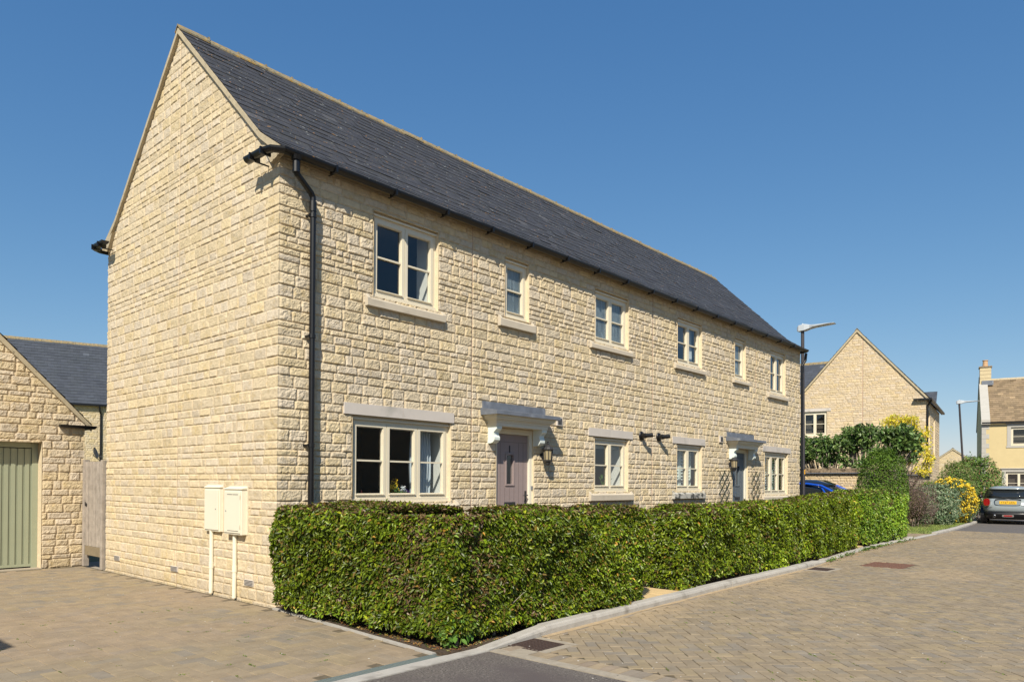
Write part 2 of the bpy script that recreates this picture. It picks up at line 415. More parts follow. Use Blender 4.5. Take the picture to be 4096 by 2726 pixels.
def join(parts):
    V = []; Q = []; C = []; n = 0
    for v, q, c in parts: V.append(v); Q.append(q+n); C.append(c); n += len(v)
    return np.concatenate(V), np.concatenate(Q), np.concatenate(C)

# ---------------------------------------------------------------- roof of single slates
def slate_roof(F, u0, u1, prof, gauge, width, seed, base=(.050, .049, .050), t=.0075, varc=.16):
    """prof: list of (run, z) eave->ridge in local frame, F(u, run, z)->world"""
    r = np.random.default_rng(seed); P = np.array(prof, float); seg = np.linalg.norm(np.diff(P, axis=0), axis=1); S = np.concatenate([[0], np.cumsum(seg)])
    def at(s):
        s = np.clip(s, 0, S[-1]); x = np.interp(s, S, P[:, 0]); z = np.interp(s, S, P[:, 1]); i = min(max(np.searchsorted(S, s+1e-6)-1, 0), len(seg)-1)
        d = (P[i+1]-P[i])/seg[i]; return np.array([x, z]), np.array([-d[1], d[0]])
    V = []; Q = []; C = []; n = 0; k = 0; s = 0.; base = np.array(base)
    while s < S[-1]-.02:
        p0, n0 = at(s); p1, n1 = at(min(s+gauge+.012, S[-1]))
        u = u0-(width*.5 if k % 2 else 0)
        while u < u1:
            a = max(u+.0015, u0); b = min(u+width-.0015, u1)
            if b-a > .02:
                tt = t*(1+r.random()*.22); hh = .001+r.random()*.001
                if r.random() < .004: tt *= 2.6
                js = r.normal(0, .004)
                q0 = p0+n0*tt; q1 = p1+n1*hh; qb = p0+n0*.0
                dj = -js
                vs = [(a, q0[0]+dj, q0[1]), (b, q0[0]+dj, q0[1]), (b, q1[0], q1[1]), (a, q1[0], q1[1]), (a, qb[0]+dj, qb[1]-.004), (b, qb[0]+dj, qb[1]-.004)]
                V.append(vs); Q += [(n, n+1, n+2, n+3), (n+4, n+5, n+1, n)]
                c = base*(1+varc*(r.random()-.5)*1.5)*np.array([1, 1, 1+.06*(r.random()-.5)])
                if r.random() < .015: c = base*1.6
                C += [c]*6; n += 6
            u += width
        s += gauge; k += 1
    V = np.array(V).reshape(-1, 3)
    W = np.stack(F(V[:, 0], V[:, 1], V[:, 2]), 1)
    # underlay sheet
    m = len(W); us = [u0, u1]; ex = []; eq = []
    for i, (x, z) in enumerate(prof):
        for uu in us: ex.append(F(uu, x, z-.012))
    for i in range(len(prof)-1): eq.append((m+2*i, m+2*i+1, m+2*i+3, m+2*i+2))
    W = np.concatenate([W, np.array(ex, float)]); Q = np.array(Q+eq); C = np.concatenate([np.array(C), np.tile(base*.5, (len(ex), 1))])
    return W, Q, C
def frame_fn(O, az, side):
    """local frames for a rectangular building whose near corner is O and long side runs at azimuth az"""
    c, s = math.cos(az), math.sin(az)
    if side == 'front':    # u along long side, n outward
        return lambda u, z, n: (O[0]+u*c+n*s, O[1]+u*s-n*c, z+0*u)
    if side == 'gable':    # u along short side (from front to back), n outward
        return lambda u, z, n: (O[0]-u*s-n*c, O[1]+u*c-n*s, z+0*u)
def loc_fn(O, az):         # x along long side, y toward back
    c, s = math.cos(az), math.sin(az)
    return lambda x, y, z: (O[0]+x*c-y*s, O[1]+x*s+y*c, z)

# ---------------------------------------------------------------- window
def window(house, F, u0, u1, z0, z1, lights, bars=True, sill=None, lintel=None, glass='glass', recess=.055, name='window', sill_mat='sill', frame='cream', curtain=None, label=None, draw_head=True):
    B = lambda mb, a, b, c, d, n0, n1: mb.box(a, b, c, d, n0, n1, F=lambda x, y, z: F(x, y, z))
    mb = MB(); f = .048; n1 = -recess; n0 = n1-.07
    def bx(a, b, c, d, na, nb): mb.box(a, b, c, d, na, nb, F=lambda x, y, z: tuple(float(q) for q in F(x, y, z)))
    bx(u0, u0+f, z0+.05, z1, n0, n1); bx(u1-f, u1, z0+.05, z1, n0, n1); bx(u0+f, u1-f, z1-.085, z1, n0, n1)
    bx(u0-.0, u1+.0, z0, z0+.05, n0, n1+.035)                       # timber sub-sill
    if draw_head: bx(u0-.0, u1+.0, z1-.05, z1-.028, n1+.001, n1+.036)                # drip head
    W = (u1-u0-2*f)/lights; panes = MB()
    for i in range(lights):
        a = u0+f+i*W; b = a+W; c = z0+.052; d = z1-.087; s = .046; m0 = n1-.05; m1 = n1+.012
        if i: bx(a-.013, a+.013, c, d, n0+.005, n1+.004)
        a += .006; b -= .006
        bx(a, a+s, c, d, m0, m1); bx(b-s, b, c, d, m0, m1); bx(a+s, b-s, c, c+s+.012, m0, m1); bx(a+s, b-s, d-s, d, m0, m1)
        bx(a+s-.012, b-s+.012, c+s, c+s+.012, m1+.001, m1+.02)        # weather bar
        g = .010
        for (p, q, r_, t_) in ((a+s, a+s+g, c+s+.012, d-s), (b-s-g, b-s, c+s+.012, d-s), (a+s+g, b-s-g, d-s-g, d-s), (a+s+g, b-s-g, c+s+.012, c+s+.022)):
            bx(p, q, r_, t_, m0+.01, m1-.012)
        if bars:
            zm = (c+d)/2+.004; bx(a+s+g, b-s-g, zm-.011, zm+.011, m0+.012, m1-.010)
        gn = n1-.03
        pv = [Vector([float(k) for k in F(*q)]) for q in ((a+s, c+s, gn), (b-s, c+s, gn), (b-s, d-s, gn), (a+s, d-s, gn))]
        out = Vector([float(k) for k in F(a, c, 1)])-Vector([float(k) for k in F(a, c, 0)])
        panes.add([tuple(k) for k in pv], [(0, 1, 2, 3) if (pv[1]-pv[0]).cross(pv[3]-pv[0]).dot(out) > 0 else (3, 2, 1, 0)])
    o = mb.build(name, frame, house)
    if label: o['label'] = label
    panes.build('pane', glass, o, recalc=False)
    if sill:
        s = MB(); a, b, c, d = sill; d = max(d, z0-.002)
        s.prism([(c, -.04), (d-.004, -.04), (d-.052, .068), (d-.058, .074), (c+.004, .074), (c, .066)], a+.05, b-.05, lambda p, q, t: tuple(float(x) for x in F(t, p, q)))
        s.prism([(c+.001, -.04), (d+.012, -.04), (d+.012, .012), (d-.050, .073), (c+.005, .073), (c+.001, .065)], a, a+.05, lambda p, q, t: tuple(float(x) for x in F(t, p, q)))
        s.prism([(c+.001, -.04), (d+.012, -.04), (d+.012, .012), (d-.050, .073), (c+.005, .073), (c+.001, .065)], b-.05, b, lambda p, q, t: tuple(float(x) for x in F(t, p, q)))
        s.build('window_sill', sill_mat, o)
    if lintel:
        s = MB(); a, b, c, d = lintel; mid = (a+b)/2
        def lb(p, q): 
            s.prism([(p, c), (q, c), (q, d), (p, d)], -.03, .030, lambda x, z, n: tuple(float(k) for k in F(x, z, n)))
        lb(a, mid-.003); lb(mid+.003, b)
        s.box(mid-.004, mid+.004, c+.003, d-.003, -.02, .024, F=lambda x, y, z: tuple(float(k) for k in F(x, y, z)))
        s.build('lintel', 'cast', o)
    return o

# ================================================================= MAIN HOUSE
LX, WY, EV, RZ = 16.373, 5.243, 5.27, 7.80
COURSES = make_courses(-.04, 8.2, 3)
front = frame_fn((0, 0), 0, 'front'); gable = frame_fn((0, 0), 0, 'gable')
house = thing('terraced_house', 'long two-storey stone house with slate roof and two canopied front doors behind the hedges', 'house', (0, 0, 0))
OP = dict(u1=(1.35, 2.49, 3.885, 5.005), u2=(3.90, 4.475, 4.06, 5.0), u3=(6.325, 7.435, 4.03, 5.0), u4=(9.34, 10.435, 4.03, 5.0),
          u5=(12.12, 12.73, 4.02, 4.99), u6=(14.25, 15.28, 3.875, 5.0), g1=(1.04, 2.757, 1.20, 2.32), g3=(6.325, 7.447, 1.315, 2.32),
          g4=(9.34, 10.455, 1.315, 2.32), g6=(13.92, 15.47, 1.20, 2.32), d1=(3.72, 4.62, .10, 2.32), d2=(12.02, 12.88, .10, 2.32))
def res_front(u): return .0112*max(1., (7.9+.72*u)/8.4)
parts = [stone_wall(front, 0, LX, -.04, EV, COURSES, list(OP.values()), res_front, relief=.0155, seed=11, joints=(3.18, 8.335, 13.34), zres=.0115, corner0=.011)]
prof_f = [(-.17, 5.285), (.38, 5.64), (WY/2, RZ)]
def gtop(y):
    y = np.minimum(y, WY-y); return np.interp(y, [-.17, .38, WY/2], [5.285, 5.64, RZ])-.025
parts.append(stone_wall(gable, 0, WY, -.04, RZ, COURSES, [], lambda u: .0115+.0007*u, relief=.009, seed=12, joints=(2.62,), zres=.0115, flip=True, top=gtop, base=(.618, .515, .355), corner0=.011))
V, Q, C = join(parts)
fast_mesh('wall', V, Q, C, 'stone', house, org=1)
mb = MB()   # back and far end walls (plain), interior floors and partitions
mb.box(LX-.12, LX+.0, .012, WY, -.04, 5.3); mb.box(.05, LX-.12, WY-.12, WY-.01, -.04, 5.3)
mb.prism([(0, 5.3), (WY, 5.3), (WY-.38, 5.6), (WY/2, RZ-.04), (.38, 5.6)], LX-.12, LX, lambda p, q, t: (t, p, q))
mb.build('rear_wall', M('plain_walling', (.42, .34, .21), .9, .15, 3), house)
mb = MB()
mb.box(.04, LX-.13, .16, WY-.13, .02, .06); mb.box(.04, LX-.13, .16, WY-.13, 2.55, 2.70); mb.box(.04, LX-.13, .16, WY-.13, 5.15, 5.2)
mb.box(.04, LX-.13, 2.9, 3.0, .061, 5.149)
for x in (.1, 3.35, 5.2, 8.3, 11.2, 13.1, 16.1): mb.box(x, x+.08, .165, 2.895, .061, 2.549); mb.box(x, x+.08, .165, 2.895, 2.701, 5.149)
mb.build('room_interior', 'room', house)

W_ = dict(sill=None)
window(house, front, *OP['u1'], 2, sill=(1.22, 2.585, 3.735, 3.845), label='large upstairs window with two lights and a pale stone sill')
window(house, front, *OP['u2'], 1, sill=(3.74, 4.58, 3.895, 4.0), glass='frost')
window(house, front, *OP['u3'], 2, sill=(6.15, 7.51, 3.90, 4.0), glass='frost')
window(house, front, *OP['u4'], 2, sill=(9.18, 10.54, 3.90, 4.0))
window(house, front, *OP['u5'], 1, sill=(11.98, 12.87, 3.90, 3.99), glass='frost')
window(house, front, *OP['u6'], 2, sill=(14.05, 15.39, 3.74, 3.84))
window(house, front, *OP['g1'], 3, lintel=(.905, 2.80, 2.325, 2.468), sill=(.93, 2.88, 1.075, 1.165), label='three-light ground floor window with flowers behind the middle pane')
window(house, front, *OP['g3'], 2, lintel=(6.13, 7.45+.13, 2.325, 2.468), sill=(6.15, 7.56, 1.155, 1.285))
window(house, front, *OP['g4'], 2, lintel=(9.13, 10.44+.15, 2.325, 2.468), sill=(9.14, 10.54, 1.155, 1.285), sill_mat='cast_dirty', label='ground floor window with white shutters and a black stained sill')
window(house, front, *OP['g6'], 3, lintel=(13.77, 15.64, 2.325, 2.468), sill=(13.75, 15.6, 1.06, 1.165))

# window dressings -----------------------------------------------------------
def pleats(name, x0, x1, y, z0, z1, mat='curtain', n=7, amp=.025):
    N = n*8; xs = np.linspace(x0, x1, N); zs = np.linspace(z0, z1, 8); V = []
    for k, z in enumerate(zs):
        for x in xs: V.append((x+.012*math.sin(k*1.1+x*9), y+amp*math.sin((x-x0)/(x1-x0)*n*2*math.pi)*(1-.25*k/8), z))
    Q = [(k*N+i, k*N+i+1, (k+1)*N+i+1, (k+1)*N+i) for k in range(7) for i in range(N-1)]
    m = MB(); m.add(V, Q); return m.build(name, mat, house, smooth=True, recalc=False)
pleats('curtain', 2.22, 2.60, .26, 1.1, 2.45)
for bx_ in ((2.72, 2.745, .13, .5, 1.15, 2.4), (2.46, 2.485, .13, .42, 3.85, 5.0), (7.41, 7.43, .13, .4, 1.3, 2.3)):
    mb = MB(); mb.box(*bx_); mb.build('window_reveal', 'reveal', house)
def slats(x0, x1, y, z0, z1, pitch=.07):
    m = MB(); z = z0
    while z < z1:
        m.add([(x0, y, z), (x1, y, z), (x1, y+.035, z+.05), (x0, y+.035, z+.05)], [(0, 1, 2, 3)]); z += pitch
    m.box(x0-.03, x0, y-.01, y+.03, z0, z1); m.box(x1, x1+.03, y-.01, y+.03, z0, z1)
    return m
for a, b in ((9.42, 9.86), (9.95, 10.38)): slats(a, b, .24, 1.34, 2.28).build('shutter', 'white', house)
for a, b in ((14.0, 14.42), (14.5, 14.93), (15.02, 15.42)): slats(a, b, .24, 1.22, 2.28).build('shutter', 'white', house)
mb = MB(); mb.box(6.36, 7.40, .19, .21, 4.52, 5.0); mb.build('blind', 'blind', house)
mb = MB(); mb.box(3.92, 4.45, .19, .21, 4.62, 5.0); mb.build('blind', 'blind', house)
mb = MB(); mb.box(9.38, 10.40, .25, .27, 4.5, 5.0); mb.build('blind', 'room', house)
mb = MB(); mb.box(6.36, 7.41, .19, .21, 2.12, 2.3); mb.build('blind', 'blind', house)
mb = MB(); mb.box(12.15, 12.70, .19, .21, 4.0, 4.45); mb.build('blind', 'blind', house)
pleats('curtain', 14.32, 14.5, .25, 3.9, 4.95, n=3); pleats('curtain', 15.05, 15.24, .25, 3.9, 4.95, n=3)
pleats('curtain', 9.38, 9.52, .25, 4.0, 4.95, n=3); pleats('curtain', 10.3, 10.42, .25, 4.0, 4.95, n=3)
# inside window boards
for k in ('g1', 'g3', 'g4', 'g6', 'u1', 'u3', 'u4', 'u6'):
    mb = MB(); a, b, c, d = OP[k]; mb.box(a, b, .13, .34, c+.01, c+.045); mb.build('window_board', 'reveal', house)

# roof -----------------------------------------------------------------------
Ff = lambda u, x, z: (u, x, z); Fb = lambda u, x, z: (u, WY-x, z)
r1 = slate_roof(Ff, -.045, LX+.05, prof_f, .178, .255, 5)
r2 = slate_roof(Fb, -.045, LX+.05, prof_f, .178, .255, 6)
V, Q, C = join([r1, r2]); roof = fast_mesh('roof', V, Q, C, 'slate', house, org=1)
def ridge_mb(F, u0, u1, zr, run, seg=.45, leg=.15, slope=44, nib=True, th=.018):
    m = MB(); c, s_ = math.cos(R(slope)), math.sin(R(slope)); u = u0; r = np.random.default_rng(3)
    while u < u1-.02:
        b = min(u+seg, u1); dz = r.normal(0, .003)
        m.prism([(-leg*c, -leg*s_), (0, .012), (leg*c, -leg*s_), (leg*c, -leg*s_+th*1.3), (0, .012+th*1.4), (-leg*c, -leg*s_+th*1.3)], u+.002, b-.002, lambda p, q, t: F(t, run+p, zr+q+dz))
        if nib and b < u1-.1: m.prism([(-.03, .0), (.03, .0), (.022, .045), (-.022, .045)], b-.012, b+.012, lambda p, q, t: F(t, run+p, zr+q+dz))
        u = b
    return m
ridge_mb(Ff, -.06, LX+.06, RZ+.012, WY/2, leg=.105).build('ridge_tiles', 'ridge', roof)
# verges: mortar bedding under the slates at both gables, both slopes
for Fx, (xa, xb) in ((0, (-.055, .02)), (1, (LX-.02, LX+.045))):
    mb = MB()
    for mir in (0, 1):
        for k in range(2):
            (y0, z0), (y1, z1) = prof_f[k], prof_f[k+1]
            if k == 0: y0 += .10; z0 += .065
            f_ = (lambda y: WY-y) if mir else (lambda y: y)
            n = 1 if k == 0 else 8
            for i in range(n):
                ya, za = y0+(y1-y0)*i/n, z0+(z1-z0)*i/n; yb, zb = y0+(y1-y0)*(i+1)/n, z0+(z1-z0)*(i+1)/n
                g = .0012
                p = [(ya+g, za-.08+g), (yb-g, zb-.08-g), (yb-g, zb-.004-g), (ya+g, za-.004+g)]
                if k == 0: p = [(ya, za-.11), (yb, zb-.08), (yb, zb-.004), (ya, za-.004)]
                mb.prism([(f_(a), b) for a, b in p], xa+.001*(i % 2), xb, lambda p, q, t: (t, p, q))
    mb.build('verge', 'verge', house)
mb = MB(); mb.prism([(-.13, 5.25), (.10, 5.18), (.3, 5.45), (.0, 5.34)], -.06, -.004, lambda p, q, t: (t, p, q)); mb.build('corbel', 'verge', house); mb = MB()
mb.prism([(WY+.13, 5.25), (WY-.10, 5.18), (WY-.3, 5.45), (WY, 5.34)], -.06, -.004, lambda p, q, t: (t, p, q))
mb.build('corbel', 'verge', house)
mb = MB(); mb.box(-.0, LX, -.12, -.012, 5.255, 5.275); mb.box(0, LX, WY+.01, WY+.13, 5.255, 5.275); mb.build('soffit', 'wood_dark', house)

# gutters --------------------------------------------------------------------
def gutter_mb(path, r=.058, caps=True):
    """half-round channel swept along a level path"""
    m = MB(); pts = [Vector(p) for p in path]; K = 8; vs = []; fs = []
    for i, p in enumerate(pts):
        d1 = (pts[i]-pts[i-1]).normalized() if i else (pts[1]-pts[0]).normalized()
        d2 = (pts[i+1]-pts[i]).normalized() if i < len(pts)-1 else d1
        d = (d1+d2).normalized(); a = d.cross(Vector((0, 0, 1))).normalized()/max(.5, d.dot(d1))
        for rr in (r, r-.006):
            for k in range(K+1):
                t = math.pi*k/K; vs.append(p+a*(math.cos(t)*rr)+Vector((0, 0, -math.sin(t)*rr*1.05)))
    n = 2*(K+1)
    for i in range(len(pts)-1):
        for k in range(K):
            fs.append((i*n+k, i*n+k+1, (i+1)*n+k+1, (i+1)*n+k)); o = K+1
            fs.append((i*n+o+k+1, i*n+o+k, (i+1)*n+o+k, (i+1)*n+o+k+1))
        fs.append((i*n, (i+1)*n, (i+1)*n+K+1, i*n+K+1)); fs.append((i*n+K, i*n+2*K+1, (i+1)*n+2*K+1, (i+1)*n+K))
    if caps:
        for i in (0, len(pts)-1): fs.append(tuple(i*n+k for k in range(K+1)))
    m.add([tuple(v) for v in vs], fs); return m
def gutter_run(x0, x1, yg, z, side=1):
    """front run with short returns round both gables; side +1 front, -1 back"""
    s = side; path = [(-.19, yg+s*.58, z), (-.19, yg+s*.20, z), (-.16, yg+s*.07, z), (-.06, yg, z), (x1+.02, yg, z), (x1+.12, yg+s*.06, z), (x1+.15, yg+s*.2, z), (x1+.15, yg+s*.45, z)]
    m = gutter_mb(path)
    x = .62
    while x < x1-.2:     # joints and brackets
        m.box(x-.014, x+.014, yg-.066, yg+.066, z-.071, z+.008); m.box(x-.01, x+.01, yg+.05 if s > 0 else yg-.16, yg+.11 if s > 0 else yg-.05, z-.078, z-.070); x += .92
    for yy in (.18, .42): m.box(-.258, -.122, yg+s*yy-.012, yg+s*yy+.012, z-.072, z+.008)
    m.box(-.19, .0, yg+s*.41-.008, yg+s*.41+.008, z-.088, z-.074)
    return m
g = gutter_run(0, LX, -.185, 5.268); g.build('gutter', 'black', house)
g = gutter_run(0, LX, WY+.185, 5.268, -1); g.build('gutter', 'black', house)
def downpipe(m, pts, r=.036, clips=()):
    m.tube(pts, r, 12)
    for p in clips:
        m.lathe((p[0], p[1], p[2]), [(r+.008, -.022), (r+.008, .022)], 12)
        m.box(p[0]-.055, p[0]-.03, p[1]-.01, p[1]+.09, p[2]-.012, p[2]+.012)
m = MB(); downpipe(m, [(.10, -.185, 5.25), (.10, -.185, 5.06), (.12, -.175, 5.03), (.355, -.10, 4.90), (.385, -.09, 4.86), (.39, -.09, 4.78), (.39, -.09, .02)], .036, [(.39, -.09, z) for z in (4.64, 3.2, 1.9, .6)])
m.lathe((.10, -.185, 5.06), [(.044, -.02), (.044, .10)], 12); m.lathe((.10, -.185, 5.2), [(.05, -.02), (.07, .03)], 12); m.lathe((.39, -.09, 4.72), [(.043, -.03), (.043, .09)], 12)
m.build('downpipe', 'black', house, smooth=False)
m = MB(); downpipe(m, [(LX+.15, -.12, 5.2), (LX+.15, -.10, 5.0), (LX+.09, -.03, 4.85), (LX+.09, -.03, .02)], .036, [(LX+.09, -.03, z) for z in (4.5, 3.2, 1.9)]); m.build('downpipe', 'black', house)

# doors and canopies ---------------------------------------------------------
def door(x0, x1, mat, number, glass_x, num_x, handle_x, handle_mat='iron', bracket_r=1):
    y = .06
    fr = MB(); fr.box(x0, x0+.055, .02, .12, .10, 2.32); fr.box(x1-.075, x1, .02, .12, .10, 2.32); fr.box(x0+.055, x1-.075, .02, .12, 2.235, 2.32)
    fr.box(x0, x1, -.02, .12, .02, .0999)
    frame = fr.build('door_frame', 'pale', house, bevel=.006)
    a, b = x0+.058, x1-.078; gx0, gx1 = glass_x; gz0, gz1 = 1.45, 1.91
    d = MB()
    d.box(a, gx0, y, y+.05, .11, 2.23); d.box(gx1, b, y, y+.05, .11, 2.23); d.box(gx0, gx1, y, y+.05, .11, gz0); d.box(gx0, gx1, y, y+.05, gz1, 2.23)
    leaf = d.build('door', mat, house)
    g = MB(); n = 7
    for i in range(1, n):
        xx = a+(b-a)*i/n
        segs = [(.13, 2.1)] if not (gx0-.04 < xx < gx1+.04) else [(.13, gz0-.06)]
        for s0, s1 in segs: g.box(xx-.0035, xx+.0035, y-.0015, y, s0, s1)
    g.box(a+.01, b-.01, y-.0015, y, 2.11, 2.117); g.build('door_groove', 'iron' if mat != 'mauve' else M('groove', (.17, .13, .125), .6, .02), leaf)
    t = MB()
    for (p, q, r_, s_) in ((gx0-.03, gx0, gz0-.03, gz1+.03), (gx1, gx1+.03, gz0-.03, gz1+.03), (gx0, gx1, gz0-.03, gz0), (gx0, gx1, gz1, gz1+.03)):
        t.box(p, q, y-.014, y-.002, r_, s_)
    t.build('glazing_bead', mat, leaf, bevel=.004)
    p = MB(); p.add([(gx0, y+.02, gz0), (gx1, y+.02, gz0), (gx1, y+.02, gz1), (gx0, y+.02, gz1)], [(0, 1, 2, 3)]); p.build('pane', 'glass', leaf, recalc=False)
    k = MB(); k.box((gx0+gx1)/2-.13, (gx0+gx1)/2+.13, y-.012, y-.001, 1.10, 1.165); k.build('letterbox', 'iron', leaf, bevel=.004)
    h = MB(); h.box(handle_x-.018, handle_x+.018, y-.012, y-.001, 1.12, 1.34); h.tube([(handle_x, y-.01, 1.27), (handle_x, y-.055, 1.27), (handle_x+(-.11 if handle_x > (a+b)/2 else .11), y-.06, 1.265)], [.009, .009, .006], 8); h.build('handle', handle_mat, leaf)
    text_part('door_number', number, .13, 'iron', leaf, Matrix.Translation((num_x, y-.008, 2.0)) @ Matrix.Rotation(R(90), 4, 'X'), font_scale=(1.05, 1.25))
    return leaf
def canopy(cx0, cx1):
    m = MB(); D = .33
    m.prism([(0, 2.575), (0, 2.70), (-.043, 2.70), (-.045, 2.575)], cx0+.005, cx1+.0, lambda p, q, t: (t, p, q))
    m.prism([(-.005, 2.535), (-.005, 2.60), (-D-.02, 2.545), (-D-.022, 2.49), (-D-.012, 2.49), (-D-.01, 2.53)], cx0-.02, cx1+.02, lambda p, q, t: (t, p, q))
    m.box(cx0-.022, cx0-.014, -D-.015, -.003, 2.488, 2.548); m.box(cx1+.014, cx1+.022, -D-.015, -.003, 2.488, 2.548)
    can = m.build('canopy', 'lead', house)
    c = MB(); z = 2.529
    for h, ins in ((.028, .0), (.020, .014), (.030, .040), (.022, .058), (.016, .085), (.030, .11)):
        c.box(cx0+ins, cx1-ins, -D+ins, .0, z-h+.0005, z); z -= h
    fz = z
    c.box(cx0+.13, cx1-.13, -D+.125, 0, z-.055, z)
    c.build('canopy_cornice', 'pale', can)
    prof = [(0, fz-.055), (-.195, fz-.055), (-.195, fz-.10), (-.165, fz-.125), (-.135, fz-.15), (-.135, fz-.19), (-.155, fz-.225), (-.152, fz-.265), (-.12, fz-.30), (-.07, fz-.315), (0, fz-.315)]
    for a in (cx0+.14, cx1-.14-.12):
        b = MB(); b.prism(prof, a, a+.12, lambda p, q, t: (t, p, q)); b.build('canopy_bracket', 'white', can)
    return can
door(3.72, 4.62, 'mauve', '1', (4.03, 4.19), 4.10, 4.49)
canopy(3.385, 4.87)
door(12.02, 12.88, 'bluegrey', '3', (12.34, 12.53), 12.42, 12.14, 'chrome')
canopy(11.68, 13.17)
m = MB(); m.box(4.585, 4.615, .0, .02, 1.36, 1.42); m.build('doorbell', 'dish', house)
# wall vents: louvred plates and airbricks
def vent_plate(x, z, mat='cast'):
    m = MB(); m.box(x, x+.15, -.045, -.004, z, z+.15); o = m.build('air_vent', mat, house, bevel=.004)
    s = MB()
    for i in range(7): s.box(x+.022, x+.128, -.049, -.0455, z+.02+i*.016, z+.028+i*.016)
    s.build('louvre', 'hole', o)
vent_plate(5.19, 2.44); vent_plate(11.30, 2.44)
for y in (.60, 2.665, 4.735):
    m = MB(); m.box(-.022, -.002, y-.105, y+.105, .20, .272); o = m.build('airbrick', 'cast', house)
    s = MB()
    for i in range(4): s.box(-.0245, -.0222, y-.098, y+.098, .208+i*.0165, .2155+i*.0165)
    s.build('louvre', 'iron', o)

# ================================================================= GROUND
def sheet(name, poly, z, mat, kind='structure', thick=0):
    m = MB(); n = len(poly); vs_ = [(x, y, z) for x, y in poly]
    m.add(vs_, [tuple(range(n))])
    if thick:
        m.add([(x, y, z-thick) for x, y in poly]+vs_, [(i, (i+1) % n, n+(i+1) % n, n+i) for i in range(n)])
    o = m.build(name, mat, None, recalc=False)
    if o.data.polygons[0].normal.z < 0: o.data.flip_normals()
    return tag(o, kind=kind)
sheet('ground', [(-400, -400), (600, -400), (600, 600), (-400, 600)], -.06, 'earth')

KX = np.array([-8, .0, 1.7, 4.3, 8.6, 9.1, 9.8, 11.2, 12.6, 13.9, 17.0, 19.0, 22.5, 26.0, 29.5, 32, 34.5])
KY = np.array([-3.29, -3.27, -3.20, -3.11, -3.03, -3.0, -2.93, -2.80, -2.70, -2.66, -2.65, -2.65, -2.62, -2.45, -2.22, -1.8, -.9])
def ky(x): return np.interp(x, KX, KY)      # front foot of the kerb
# kerb: individual stones with a bullnosed front
def kerb_stones(x0, x1, L, h, w=.125):
    r = np.random.default_rng(4); m = MB(); x = x0
    while x < x1-.05:
        b = min(x+L*(1 if h > .03 else 1), x1)
        a_ = np.array([x+.004, ky(x+.004)]); b_ = np.array([b-.004, ky(b-.004)]); t = b_-a_; t /= np.linalg.norm(t); n = np.array([-t[1], t[0]])
        hh = h+r.normal(0, .003); jy = r.normal(0, .003)
        if 9.2 < x < 17: hh -= .02+.02*r.random(); jy += r.normal(0, .012)
        ha, hb = (float(np.interp(q, [.1, 1.0], [.008, hh])) for q in (x, b))
        pr = [(0+jy, -.05), (0+jy, hh*.55), (.012+jy, hh-.012), (.03+jy, hh), (w+jy, hh), (w+jy, -.05)]
        m.prism(pr, 0, 1, lambda p, q, k: (a_[0]*(1-k)+b_[0]*k+n[0]*p, a_[1]*(1-k)+b_[1]*k+n[1]*p, q*((ha if k < .5 else hb)/hh if q > 0 else 1))); x = b
    return m
tag(kerb_stones(.12, 8.95, .88, .085).build('kerb', 'kerb', None), kind='structure')
tag(kerb_stones(8.95, 17.6, .28, .08).build('kerb', 'kerb', None), kind='structure')
tag(kerb_stones(17.6, 20.3, .9, .03).build('kerb', 'kerb', None), kind='structure')
tag(kerb_stones(20.3, 34, .9, .075).build('kerb', 'kerb', None), kind='structure')
# flush kerb and channel drain at the mouth of the left drive
m = MB(); x = -7.3
while x < .1: m.box(x+.003, min(x+.9, .13)-.003, -3.285, -3.135, -.04, .006); x += .9
tag(m.build('kerb', 'kerb', None), kind='structure')
ch = thing('channel_drain', 'galvanised slotted channel drain across the mouth of the left drive', 'drain', (-1.5, -3.07, 0))
m = MB(); m.box(-7, -.26, -3.128, -3.02, -.05, -.012); m.build('channel', 'hole', ch)
m = MB(); m.box(-7, -.26, -3.13, -3.118, -.05, .002); m.box(-7, -.26, -3.03, -3.018, -.05, .002); x = -5
while x < -.3: m.box(x, x+.016, -3.1179, -3.0301, -.011, .0005); x += .028
m.build('grating', 'galv', ch)

# base sheets
sheet('tarmac_road', [(-60, -3.288), (-60, -60), (.115, -60), (.115, -3.288)], -.002, 'tarmac')
sheet('road_bed', [(.116, -60), (23.0, -60), (23.0, -2.5), (.116, -2.5)], -.0062, 'sand')
sheet('drive_bed', [(-12, -3.1), (-.26, -3.1), (-.02, -.05), (-.02, 7.6), (-12, 7.6)], -.0062, 'sand')
m = MB(); x = .125
yy = -3.29
while yy > -9: m.box(.12, .235, yy-.9+.003, yy-.003, -.05, .004); yy -= .9
tag(m.build('edging', 'edging', None), kind='structure')
m = MB()     # thin concrete edging between drive and hedge bed / house wall
P = [(-.02, -.02), (-.27, -3.03)]
for k in range(4):
    a = k/4; b = (k+1)/4; A = (P[0][0]*(1-a)+P[1][0]*a, P[0][1]*(1-a)+P[1][1]*a); B = (P[0][0]*(1-b)+P[1][0]*b, P[0][1]*(1-b)+P[1][1]*b)
    m.hexa([(A[0]-.045, A[1]-.003, -.05), (A[0], A[1]-.003, -.05), (B[0], B[1]+.003, -.05), (B[0]-.045, B[1]+.003, -.05), (A[0]-.045, A[1]-.003, .012), (A[0], A[1]-.003, .012), (B[0], B[1]+.003, .012), (B[0]-.045, B[1]+.003, .012)])
tag(m.build('edging', 'kerb', None), kind='structure')
sheet('road', [(23.02, -60), (80, -60), (80, 4.2), (40.5, 4.2), (36, -.5), (33, -1.4), (29.5, -2.1), (23.02, -2.5)], -.006, 'tarmac_far')

